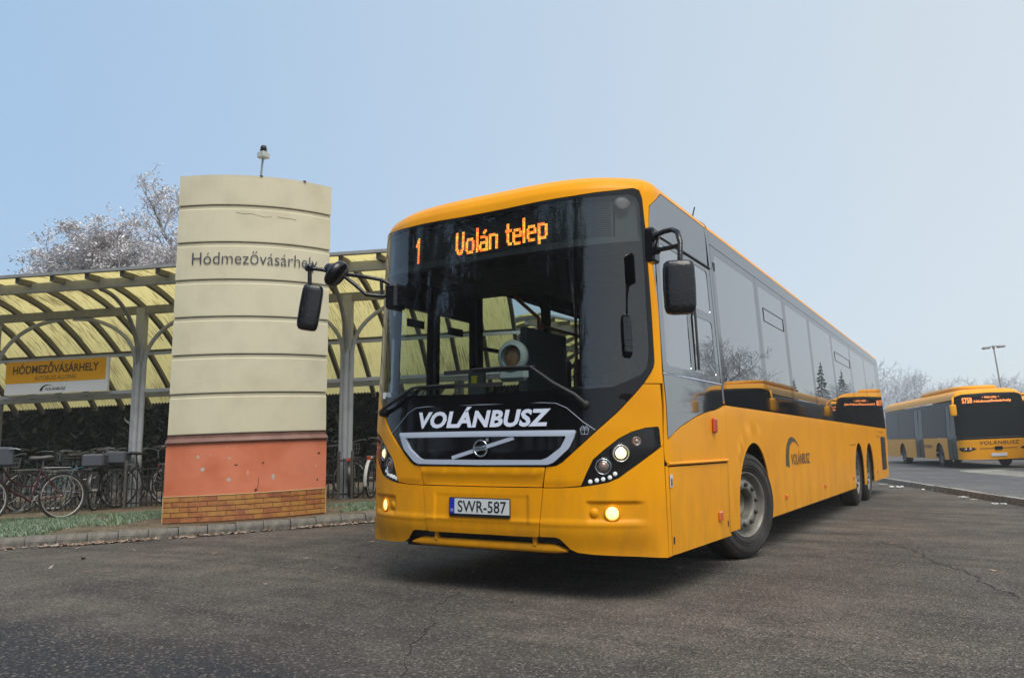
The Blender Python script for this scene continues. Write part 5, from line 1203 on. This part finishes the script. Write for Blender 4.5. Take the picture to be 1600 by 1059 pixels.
BL = [('dark bicycle with chrome bars, third behind the grey box', -8.45, 14.9, 1.45, 'manframe', 'b_black', ('rack', 'basket'), 'saddle_grey'),
      ('black bicycle crowded behind the maroon saddle', -7.85, 14.95, 2.3, 'ladyframe', 'b_black', ('rack',), 'b_black'),
      ('grey bicycle pressed against the fence left of the twin posts', -7.35, 14.3, .5, 'ladyframe', 'b_grey', ('rack', 'basket'), 'b_black'),
      ('black bicycle between the grey rear box and the front column', -6.65, 14.8, 1.1, 'manframe', 'b_black', ('rack',), 'b_black'),
      ('black bicycle deep in the row behind the white saddle', -5.7, 15.1, 2.0, 'ladyframe', 'b_black', ('basket',), 'b_black'),
('dark bicycle with black handlebars, leftmost behind the fence', -9.6, 14.6, 1.2, 'manframe', 'b_black', ('rack',), 'b_black'),
      ('black bicycle behind the grey-boxed maroon one', -8.9, 14.5, 2.0, 'ladyframe', 'b_black', ('basket',), 'saddle_grey'),
      ('teal bicycle with wire basket behind the fence', -8.05, 14.45, 1.0, 'ladyframe', 'b_teal', ('basket', 'rack'), 'b_black'),
      ('pale teal bicycle with white mudguards left of the dark fence post', -7.65, 14.7, .75, 'manframe', 'b_teal', ('rack', 'reflector'), 'b_black'),
      ('black bicycle standing end-on at the twin fence posts', -7.1, 14.35, 1.75, 'manframe', 'b_black', ('rack', 'crate'), 'b_black'),
      ('dark green bicycle in front of the thin rear column', -7.4, 15.2, 1.35, 'ladyframe', 'b_green', ('basket',), 'b_black'),
      ('dark bicycle with red rear light and grey box behind', -6.35, 14.4, .25, 'ladyframe', 'b_black', ('rack', 'crate', 'reflector'), 'b_black'),
      ('grey-forked bicycle leaning at the foot of the front column', -5.95, 14.75, 2.55, 'manframe', 'b_grey', ('rack',), 'b_black'),
      ('bicycle with a white saddle next to the orange plinth', -5.45, 14.35, .15, 'ladyframe', 'b_black', ('rack', 'reflector'), 'saddle_white'),
      ('black bicycle just right of the pillar, side on', -3.35, 14.45, 2.9, 'manframe', 'b_black', ('rack',), 'saddle_grey'),
      ('pale framed bicycle seen from behind with a red tail reflector', -2.85, 14.6, 1.72, 'ladyframe', 'b_white', ('rack', 'reflector', 'basket'), 'b_black'),
      ('black bicycle with white rear mudguard beside the bus front', -2.35, 14.5, 1.45, 'ladyframe', 'b_black', ('rack', 'reflector'), 'b_black'),
      ('dark bicycle half hidden behind the bus nose', -1.8, 14.7, 1.6, 'manframe', 'b_black', ('basket',), 'b_black')]
for lb, t_, f_, rz_, fr, co, ex, sd_ in BL:
    bicycle(lb, bpos(t_, f_), YAW+rz_, fr, co, ex, sd_, lean=R.uniform(-.07, .07), scale=R.uniform(.94, 1.0), guard='b_white' if 'white' in lb and 'saddle' not in lb else None)

# ================================================================== trees, hedge
def tubes_np(segs, sides=3):
    """segments (p0, p1, r0, r1) as prisms, all at once"""
    S = np.array([np.r_[a, b, r0, r1] for a, b, r0, r1 in segs]); p0, p1 = S[:, :3], S[:, 3:6]; d = p1-p0; d /= np.linalg.norm(d, axis=1, keepdims=True)+1e-9
    ref = np.where(np.abs(d[:, 2:3]) < .9, np.array([[0, 0, 1.]]), np.array([[1., 0, 0]])); a = np.cross(d, ref); a /= np.linalg.norm(a, axis=1, keepdims=True); b = np.cross(d, a)
    V = []
    for p, r_ in ((p0, S[:, 6:7]), (p1, S[:, 7:8])):
        for k in range(sides): q = 2*pi*k/sides; V.append(p+r_*(cos(q)*a+sin(q)*b))
    V = np.stack(V, 1); n = len(S); F = np.array([[k, (k+1) % sides, sides+(k+1) % sides, sides+k] for k in range(sides)])
    return V.reshape(-1, 3), (np.arange(n)[:, None, None]*2*sides+F[None]).reshape(-1, 4)
def grow_tree(seed, height, spread, trunk_r, levels=4, kids=(6, 6, 5, 4), up=.35, droop=0.0, first=.3, trunk_lean=(0, 0)):
    rr = np.random.RandomState(seed); big, small, tips = [], [], []
    def branch(p, d, L, r0, lev):
        nseg = 4 if lev < 2 else 3; P = [p]; dd = d.copy()
        for k in range(nseg):
            dd = dd + rr.randn(3)*(.10 if lev == 0 else .20); dd[2] += (.06*up if lev else .0) - droop*.1*lev; dd /= np.linalg.norm(dd); q = P[-1]+dd*L/nseg
            ra, rb = r0*(1-.75*k/nseg), r0*(1-.75*(k+1)/nseg); (big if lev < 2 else small).append((P[-1], q, ra, rb)); P.append(q)
        if lev >= levels: tips.append((P[-1], dd)); tips.append((P[len(P)//2], dd)); return
        nk = kids[min(lev, len(kids)-1)]
        for i in range(nk):
            u = first+(1-first)*(i+rr.rand()*.9)/nk if lev == 0 else .15+.85*(i+rr.rand())/nk; k = min(int(u*nseg), nseg-1); pos = P[k]+(P[k+1]-P[k])*(u*nseg-k)
            axis = P[k+1]-P[k]; axis /= np.linalg.norm(axis); az = rr.rand()*2*pi if lev else 2.4*i+rr.rand(); t1 = np.cross(axis, [0.3, .2, 1.]); t1 /= np.linalg.norm(t1)+1e-9; t2 = np.cross(axis, t1)
            ang = radians(rr.uniform(35, 65)) if lev else radians(rr.uniform(40, 70)); nd_ = axis*cos(ang)+(t1*cos(az)+t2*sin(az))*sin(ang); nd_[2] += up*.35; nd_ /= np.linalg.norm(nd_)
            Lk = (spread*(1.0-.5*max(0, u-.35)) if lev == 0 else L*rr.uniform(.42, .66)); branch(pos, nd_, Lk, max(.004, r0*(.42 if lev == 0 else .5)), lev+1)
    branch(np.array([0, 0, -.1]), np.array([trunk_lean[0], trunk_lean[1], 1.]), height*.8, trunk_r, 0)
    return big, small, tips
def frosty(g, a, b_): return (g[0], [(p, q, max(r0, a), max(r1, b_)) for p, q, r0, r1 in g[1]], g[2])
def tree(name, label, loc, rz, grown, bark, twig, leaf=None, group=None, scale=1.0, sides=3):
    r = empty(name, loc, rz, label, 'tree', group); r.scale = (scale,)*3; big, small, tips = grown
    v, f = tubes_np(big, 6); obj('trunk', mesh('trunk', v, f, bark, True), r)
    v, f = tubes_np(small, sides); cr = obj('crown', mesh('crown', v, f, twig), r)
    if leaf: obj('leaf_clusters', leaf, cr)
    return r
M['bark'] = mat('bark_grey', (.10, .09, .085), .9, noise=(8, (.16, .15, .15), .4, .7)); M['bark_dark'] = mat('bark_dark', (.03, .026, .022), .9)
M['twig_frost'] = mat('twig_frosted', (.55, .53, .54), .9, noise=(3, (.26, .23, .23), .4, .65)); M['twig_far'] = mat('twig_hoar_haze', (.56, .58, .61), .9, noise=(2, (.45, .46, .48), .4, .65))  # far twigs paler than their frost, fog fade mixed into the colour
M['pod_a'] = mat('seed_cluster_pale', (.62, .60, .61), .9); M['pod_b'] = mat('seed_cluster_tan', (.52, .48, .46), .9); M['pod_c'] = mat('seed_cluster_white', (.70, .69, .71), .9)
def clusters(tips, per, size, rad, mats, seed, flat=.5):
    rr = np.random.RandomState(seed); T = np.array([t[0] for t in tips]); P = np.repeat(T, per, 0)+rr.randn(len(T)*per, 3)*np.array([rad, rad, rad*flat]); return leaf_mesh(P, size, mats, seed, .6, 'leaf_clusters')
gt = grow_tree(21, 9.0, 4.2, .20, 4, (14, 7, 5, 4), up=.5, first=.3)
p = wp(-11.55, 25.5); ft_ = tree('frosted_tree', 'hoar-frosted tree with tan seed clusters rising above the canopy roof, left of the pillar', (p[0], p[1], -.2), .6, frosty(gt, .014, .010), M['bark'], M['twig_frost'], clusters(gt[2], 40, .095, .16, [M['pod_a'], M['pod_a'], M['pod_b'], M['pod_c']], 2), scale=.80); ft_.scale = (.90, .90, .775)
gt2 = grow_tree(33, 10.5, 2.6, .17, 4, (9, 5, 5, 4), up=.8, first=.4)
p = wp(-11.2, 27.5); tree('frosted_tree', 'taller bare frosted tree just left of the cream pillar', (p[0], p[1], -.2), 1.0, frosty(gt2, .012, .008), M['bark'], M['twig_frost'], clusters(gt2[2], 5, .08, .10, [M['pod_a'], M['pod_c']], 3), scale=1.0)
far = [grow_tree(41, 6.6, 3.0, .16, 4, (10, 7, 6, 4), up=.5, first=.18), grow_tree(42, 6.0, 3.2, .15, 4, (10, 7, 6, 4), up=.35, first=.15)]
M['bark_hoar_haze'] = mat('bark_hoar_haze', (.28, .28, .29), .9)  # bark lightened beyond its frost to paint in the fog fade
fmesh = []
for gk in far:
    a = tubes_np(gk[0], 5); b = tubes_np([(p0, p1, max(r0, .014), max(r1, .010)) for p0, p1, r0, r1 in gk[1]], 3); fmesh.append((mesh('trunk', *a, M['bark_hoar_haze'], True), mesh('crown', *b, M['twig_far'])))
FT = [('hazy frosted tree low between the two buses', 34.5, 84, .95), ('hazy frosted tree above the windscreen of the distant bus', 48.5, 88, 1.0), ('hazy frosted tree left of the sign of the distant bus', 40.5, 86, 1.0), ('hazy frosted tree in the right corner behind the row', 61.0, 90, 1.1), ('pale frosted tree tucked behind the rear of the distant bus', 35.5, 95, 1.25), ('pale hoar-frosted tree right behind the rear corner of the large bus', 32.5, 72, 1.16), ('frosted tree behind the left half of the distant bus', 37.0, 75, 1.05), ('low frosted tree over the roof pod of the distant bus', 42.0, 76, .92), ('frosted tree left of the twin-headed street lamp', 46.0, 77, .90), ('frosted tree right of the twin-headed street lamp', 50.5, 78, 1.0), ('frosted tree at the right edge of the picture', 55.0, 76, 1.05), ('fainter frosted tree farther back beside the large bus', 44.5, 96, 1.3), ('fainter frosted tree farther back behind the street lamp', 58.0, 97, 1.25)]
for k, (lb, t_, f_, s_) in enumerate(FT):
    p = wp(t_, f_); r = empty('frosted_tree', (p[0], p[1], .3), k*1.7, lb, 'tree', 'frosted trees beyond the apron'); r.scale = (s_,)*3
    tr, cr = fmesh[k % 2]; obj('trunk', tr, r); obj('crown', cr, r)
# dark evergreen screen behind the canopy
M['hedge_a'] = mat('hedge_dark', (.004, .007, .004), .9, spec=.1); M['hedge_b'] = mat('hedge_green', (.009, .014, .008), .85, spec=.15); M['hedge_c'] = mat('hedge_rime', (.10, .12, .10), .8)
rs = np.random.RandomState(9); n = 26000; t_ = rs.uniform(-20, 1.5, n); top = 4.1+.5*np.sin(t_*1.1)+.3*np.sin(t_*2.7+1); z_ = rs.rand(n)**.8*top; dpt = np.abs(rs.randn(n))*.25; bul = .35*np.sin(t_*1.6+z_*1.3)+.25*np.sin(t_*3.7-z_*2.2)
f_ = 21.6 + dpt + bul + .5*(z_/4)**2
HP = CAM_POS[None, :2] + t_[:, None]*RH[None, :2] + f_[:, None]*FH[None, :2]; HP = np.c_[HP, z_-.1]
hm_ = leaf_mesh(HP, .22, [M['hedge_a']]*22+[M['hedge_b']]*14+[M['hedge_c']], 4, .7, 'evergreen_screen')
ho = obj('evergreen_screen', hm_); setp(ho, 'dark evergreen shrubs forming a screen behind the canopy', kind='stuff')
q = MB(); a, b = wp(-20, 23.2), wp(1.5, 23.2); q.bar((a[0], a[1], 1.7), (b[0], b[1], 1.7), 1.6, 3.9); hc = q.obj('dark_core', M['hedge_a'], ho)  # solid dark slab added behind the leaves to keep the screen black

# trees and buses that show only as reflections in the bus glass
gd = [grow_tree(51, 12.5, 4.2, .30, 4, (12, 7, 6, 4), up=.6, first=.12), grow_tree(52, 11.5, 4.0, .28, 4, (12, 7, 6, 4), up=.5, first=.1)]
M['ivy'] = mat('ivy_leaf', (.010, .016, .008), .6)
dm = []
for gk in gd:
    rr = np.random.RandomState(3); P = []
    for p0, p1, r0, r1 in gk[0]:
        k = 70 if r0 > .08 else 18; u = rr.rand(k, 1); P.append(p0+(p1-p0)*u+rr.randn(k, 3)*(r0*.9+.12))
    dm.append((mesh('trunk', *tubes_np(gk[0], 6), M['bark_dark'], True), mesh('crown', *tubes_np([(a, b, max(c, .022), max(d_, .014)) for a, b, c, d_ in gk[1]], 3), M['bark_dark']), leaf_mesh(np.concatenate(P), .42, [M['ivy']], 5, .7, 'ivy')))
for k, (x, y, rz_, s_) in enumerate(((2.1, -16.5, .4, 1.0), (-5.0, -17.5, 0, 1.0), (-10.5, -15.5, 2.1, .95), (-1.4, -19.0, 4.0, 1.0), (-15.5, -12.0, 1.0, 1.0), (-8.0, -21.0, 3.0, 1.05), (-4.5, -23, 1.3, 1.2), (-11.5, -23, 2.6, 1.2), (-17, -17, .3, 1.15), (-18, -9, 2.2, 1.0), (-7.5, -15.5, 4.4, .95), (-13, -19, 5, 1.0))):
    r = empty('ivy_tree', (x, y, 0), rz_, 'bare dark tree hung with ivy, seen only as a mirror image in the windscreen', 'tree', 'dark trees mirrored in the windscreen'); r.scale = (s_,)*3
    obj('trunk', dm[k % 2][0], r); cr = obj('crown', dm[k % 2][1], r); obj('ivy', dm[k % 2][2], cr)
M['needle_hazed'] = mat('spruce_needle_hazed', (.21, .235, .235), .9)  # needles lifted to pale grey, mist painted into the colour
def spruce_mesh(seed):
    rr = np.random.RandomState(seed); v = []; f = []
    for L in range(26):
        u = L/25; z = .6+8.2*u; rad = 1.9*(1-u)**.9+.08; nb2 = int(6+10*(1-u))
        for i in range(nb2):
            a = rr.rand()*2*pi; d = np.array([cos(a), sin(a), -.35]); s2 = np.array([-sin(a), cos(a), 0]); p = np.array([0, 0, z+rr.rand()*.2]); e = p+d*rad*rr.uniform(.75, 1.1); k = len(v)
            v += [p, (p+e)/2+s2*rad*.2, e, (p+e)/2-s2*rad*.2, (p+e)/2-np.array([0, 0, .25])]; f += [[k, k+1, k+2, k+3], [k, k+4, k+2]]
    return mesh('crown', v, f, M['needle_hazed'])
sm = spruce_mesh(1); stm = MB().tube([(0, 0, 0), (0, 0, 8.7)], [.16, .02], 7).me('trunk', M['bark_dark'])
for k, (x, y, s_) in enumerate(((12.6, 92, 1.0), (14.6, 91, 1.1), (17.4, 90, .9))):
    r = empty('spruce', (x, y, .3), k*1.3, 'tall spruce with haze painted into its needles, seen only mirrored in the flank windows of the large bus', 'tree', 'spruces mirrored in the flank'); r.scale = (s_,)*3; obj('trunk', stm, r); obj('crown', sm, r)

r = empty('frosted_tree', (14.2, 50.0, .3), 2.0, 'bushy bare tree mirrored in the first flank window of the large bus', 'tree'); r.scale = (1.15,)*3
obj('trunk', fmesh[0][0], r); obj('crown', fmesh[0][1], r)  # pale far-tree meshes reused so this mirrored tree looks faded by mist
# ================================================================== street lamp
lp_ = wp(27.45, 45.0); LPo = empty('street_lamp', (lp_[0], lp_[1], .3), label='tall grey street lamp with two flat heads behind the distant bus', cat='street lamp')
LPo.rotation_euler = (0, -radians(5.5), YAW)
MB().tube([(0, 0, 0), (0, 0, 6.0)], [.058, .036], 8).obj('post', M['steel'], LPo)
MB().tube([(-.45, 0, 6.08), (-.2, 0, 6.12), (.2, 0, 6.12), (.45, 0, 6.08)], .03, 6).obj('arm', M['steel'], LPo); MB().lathe([(0, -.06), (.07, -.06), (.07, .1), (0, .14)], 10, Matrix.Translation((0, 0, 6.05)) @ Matrix.Rotation(-pi/2, 4, 'Y')).obj('cap', M['steel'], LPo)
hmsh = MB().add([(x*.20, y*.13, z) for z, k in ((6.02, .75), (6.10, 1.0), (6.16, .5)) for x, y in ((-k, -k), (k, -k), (k, k), (-k, k))], [[0, 1, 2, 3][::-1], [8, 9, 10, 11]]+[[i*4+k, i*4+(k+1) % 4, (i+1)*4+(k+1) % 4, (i+1)*4+k] for i in range(2) for k in range(4)]).me('lamp_head', M['steel'])
for sg in (-1, 1): o = obj('lamp_head', hmsh, LPo); o.location = (sg*.42, 0, -.02)

# ================================================================== the distant buses
B2 = Body(skew=0.0, a=.10, uc=1.05, W=1.25, leanT=((.3, 1.1, 1.3, 2.9, 3.1), (.05, 0, .04, .42, .48)), insT=((0, 1.2, 2.6, 2.80, 2.90, 2.97, 3.02, 3.05, 3.07, 3.09), (0, 0, .06, .09, .15, .23, .34, .48, .75, 1.12)))
S2 = B2.s_of_y
M['far_glass'] = mat('distant_glass', (.010, .013, .014), .10, spec=.03); M['far_door'] = mat('distant_door', (.035, .045, .04), .15, spec=.08)
M['led_far'] = mat('distant_led', (.4, .12, .03), .5, emit=(1.0, .28, .05), estr=.8)
def small_bus(label):
    r = empty('bus', (0, 0, 0), 0, label, 'bus', 'yellow buses parked across the apron')
    Y = M['yellow_far']
    fr_ = sheet(B2, 'front_panel', roundc(sym([(0, .34), (1.2, .36), (1.46, .36), (1.50, 1.08), (1.1, 1.10), (0, 1.10)]), .03), Y, r, res=.09)
    wsx = [(0, 1.13), (1.0, 1.13), (1.33, 1.11), (1.36, 1.3), (1.36, 2.55), (1.30, 2.74), (1.0, 2.83), (0, 2.86)]
    op = [(0, 1.32), (1.22, 1.32), (1.26, 1.4), (1.26, 2.36), (0, 2.40)]
    ws = sheet(B2, 'windscreen', sym(wsx), M['far_glass'], r, res=.1)
    MB().tube([B2.P(s_, 1.16, .01) for s_ in np.linspace(-1.2, 1.2, 12)], .02, 6).obj('scuttle', M['blackmatte'], ws)
    rsp = np.r_[np.linspace(-12.9, -2, 14), np.linspace(-1.9, 1.9, 41), np.linspace(2, 12.9, 14)]; zt = np.array([2.93, 2.95, 2.97, 2.99, 3.01, 3.03, 3.05, 3.07, 3.09])
    gs_, gz_ = [], []
    for s_ in rsp:
        zl = float(np.interp(abs(s_), [0, 1.0, 1.31, 1.40, 1.6, 13], [2.875, 2.845, 2.75, 2.66, 2.66, 2.62])); c = np.r_[np.linspace(zl, 2.91, 4), zt]; gs_.append(np.full(len(c), s_)); gz_.append(c)
    gs_ = np.array(gs_); gz_ = np.array(gz_); P = B2.P(gs_, gz_, np.zeros(gs_.shape)); m_, n_ = gs_.shape
    f = [[i*n_+k, (i+1)*n_+k, (i+1)*n_+k+1, i*n_+k+1] for i in range(m_-1) for k in range(n_-1)]; tp = [i*n_+n_-1 for i in range(m_)]
    f += [[tp[i], tp[i+1], tp[m_-2-i], tp[m_-1-i]] for i in range(m_//2-1)]
    rf_ = obj('roof', mesh('roof', P.reshape(-1, 3), f, Y, True), r)
    pod, _ = housing((0, 4.2, 3.12), 1.7, 5.6, .24, 0); pod.obj('roof_pod', Y, rf_)
    for sg in (-1, 1):
        fl = (lambda P: P) if sg > 0 else mir
        ars = (2.75, 8.75)
        def skirt(a, b, ar):
            P = [(a, .34)]
            for yc in ar: P += arch_pts(yc, .56, .34, 1.02)
            return [(S2(y), z) for y, z in P+[(b, .34), (b, 1.20), (a, 1.20)]]
        if sg < 0:
            for a, b, ar in ((1.62, 5.0, (2.75,)), (6.35, 11.9, (8.75,))): sheet(B2, 'side_panel', fl(skirt(a, b, ar)), Y, r, res=.15)
            for a, b in ((.42, 1.58), (5.04, 6.31)):
                d = sheet(B2, 'door', fl([(S2(a), .36), (S2(b), .36), (S2(b), 2.45), (S2(a), 2.45)]), M['far_door'], r, res=.2)
                MB().bar(B2.P(-S2((a+b)/2), .4, .006), B2.P(-S2((a+b)/2), 2.4, .006), .03, .02, (1, 0, 0)).obj('door_joint', M['blackmatte'], d)
            bands = [(1.62, 5.0), (6.35, 9.2), (9.22, 11.9)]
            sheet(B2, 'side_head', fl([(S2(.42), 2.455), (S2(11.9), 2.455), (S2(11.9), 2.61), (S2(.42), 2.61)]), M['far_glass'], r, res=.3)
        else:
            sheet(B2, 'side_panel', fl(skirt(.42, 11.9, ars)), Y, r, res=.15)
            bands = [(.42, 3.0), (3.02, 6.0), (6.02, 9.0), (9.02, 11.9)]
            sheet(B2, 'side_head', fl([(S2(.42), 2.455), (S2(11.9), 2.455), (S2(11.9), 2.61), (S2(.42), 2.61)]), M['far_glass'], r, res=.3)
        for a, b in bands: sheet(B2, 'window', fl([(S2(a)+.01, 1.21), (S2(b)-.01, 1.21), (S2(b)-.01, 2.45), (S2(a)+.01, 2.45)]), M['far_glass'], r, res=.25)
        for yc in ars:
            wheel('wheel', r, (sg*1.06, yc, .492), 0, sg)
        hb = [(.72, .74), (.95, .66), (1.18, .66), (1.30, .72), (1.34, .80), (1.05, .82), (.80, .80)]
        h = sheet(B2, 'headlight', fl(hb), M['gloss_black'], r, off=.004, res=.06)
        for s_ in (.92, 1.08): discs(B2, sg*s_, .74, .004, [(.055, 0), (.05, .012), (0, .018)], 12).obj('lamp', M['lens'], h)
        # hanging mirror: curved arm from the roof corner
        p0 = B2.P(sg*1.33, 2.70, .02); q = MB(); q.tube([p0, p0+np.array([sg*.08, -.28, .02]), p0+np.array([sg*.14, -.46, -.10]), p0+np.array([sg*.16, -.48, -.26])], [.035, .04, .04, .03], 8); ml_ = q.obj('wing_mirror', Y, r)
        hq, _ = housing(tuple(p0+np.array([sg*.16, -.46, -.46])), .22, .14, .44, 0); hq.obj('mirror_head', Y, ml_)
    obj('operator_lettering', text_mesh('VOLÁNBUSZ', M['brown_letter'], .13, 1.32, shear=.1, bold=.03, spacing=1.1, mapf=lambda x, y: B2.P(.05+x, .90+y, np.full(x.shape, .004))), fr_)
    MB().tube([B2.P(s_, .76, .004) for s_ in np.linspace(-.62, .62, 10)], .010, 5).obj('grille_line', M['blackmatte'], fr_); MB().box(B2.P(0, .765, .01), (.26, .03, .13), bev=.02).obj('badge', M['gloss_black'], fr_)
    obj('flank_lettering', text_mesh('VOLÁNBUSZ', M['brown_letter'], .13, 1.3, shear=.1, bold=.02, mapf=lambda x, y: B2.P(-S2(4.35)+x, .80+y, np.full(x.shape, .005))), r)
    pl = MB().box(B2.P(0, .52, .012), (.52, .016, .12)).obj('licence_plate', M['plate_white'], r)
    lt = text_mesh('S758', M['led_far'], .20, .36, bold=.05, mapf=lambda x, y: B2.P(-.80+x, 2.50+y, np.full(x.shape, .004))); obj('sign_lettering', lt, ws)
    obj('sign_lettering', text_mesh('Hódmezővásárhely', M['led_far'], .085, 1.32, bold=.05, mapf=lambda x, y: B2.P(.10+x, 2.51+y, np.full(x.shape, .004))), ws)
    obj('sign_lettering', text_mesh('• Mártély •', M['led_far'], .075, .62, bold=.04, mapf=lambda x, y: B2.P(.05+x, 2.66+y, np.full(x.shape, .004))), ws)
    q = MB(); q.box((0, 6.3, .9), (2.3, 11.2, .06)); q.box((0, 11.92, 1.6), (2.3, .06, 2.3)); q.box((0, 6.3, .40), (1.5, 11.0, .05)); q.obj('underframe', M['shell'], r)
    return r
b2 = small_bus('yellow bus parked across the apron, in full view, sign reading S758')
th2 = math.atan2(-.22, .975)                    # heading of the bus axis, in camera frame
corner = wp(16.45, 30.0); axis_a = YAW + th2
def place_bus(o, t, f, tilt=radians(-2.2), ang=th2):
    rz = YAW + ang; ex = np.array([cos(rz), sin(rz)]); ey = np.array([-sin(rz), cos(rz)]); c = wp(t, f)[:2] + ex*1.25; 
    m = Matrix.Translation((c[0], c[1], zapron(*(c+ey*3)))) @ Matrix.Rotation(rz, 4, 'Z') @ Matrix.Rotation(tilt, 4, 'Y') @ Matrix.Diagonal((1, 1, .965, 1)); o.matrix_world = m
place_bus(b2, 16.45, 30.0)
for t_, f_, lb, tl, an in ((23.25, 37.0, 'next bus in the row, only a sliver at the right edge', radians(-1.5), th2), (15.6, 22.6, 'nearer bus just out of frame, mirrored low in the flank of the large bus', 0, -YAW+.02)):
    c = copy_tree(b2); c['label'] = lb; place_bus(c, t_, f_, tl, an)
    if 'nearer' in lb:                                   # this one shows no lit sign
        for ch in list(c.children_recursive):
            if ch.name.startswith('sign_lettering'): bpy.data.objects.remove(ch)

# frost lumps lying by the right-hand kerb
M['frost'] = mat('frost_lump', (.62, .62, .6), .9, bump=(30, .5, .02))
q = MB(); rr = random.Random(5)
for px_t, px_f, s_ in ((9.35, 19.6, .16), (9.5, 18.4, .15), (8.95, 15.9, .12), (8.5, 14.1, .10), (9.75, 21.2, .08), (8.7, 15.2, .06)):
    for k in range(7):
        p = wp(px_t-.22+rr.uniform(-1, 1)*s_, px_f+rr.uniform(-1, 1)*s_*.7); rad = s_*rr.uniform(.16, .36); q.lathe([(0, -rad*.2), (rad*.8, 0), (rad, rad*.25), (rad*.6, rad*.6), (0, rad*.7)], 7, Matrix.Translation((p[0], p[1], .01)) @ Matrix.Rotation(-pi/2, 4, 'Y'))
o = q.obj('frost_lumps', M['frost']); setp(o, 'small white frosty lumps along the right-hand kerb', kind='stuff')

# ================================================================== freezing fog
hz = MB().box((0, 0, 0), (540, 560, 15.2)).obj('haze', None); hz.location = (20, 20, 5.6)
hz.data.materials.clear(); hm2 = bpy.data.materials.new('haze'); hm2.use_nodes = True; n = hm2.node_tree.nodes; l = hm2.node_tree.links; n.clear()
out = n.new('ShaderNodeOutputMaterial'); pv_ = n.new('ShaderNodeVolumePrincipled'); pv_.inputs['Color'].default_value = (.93, .95, .97, 1); pv_.inputs['Density'].default_value = HAZE; pv_.inputs['Anisotropy'].default_value = .2
l.new(pv_.outputs[0], out.inputs['Volume']); hz.data.materials.append(hm2); setp(hz, 'thin freezing fog over the yard', kind='stuff')
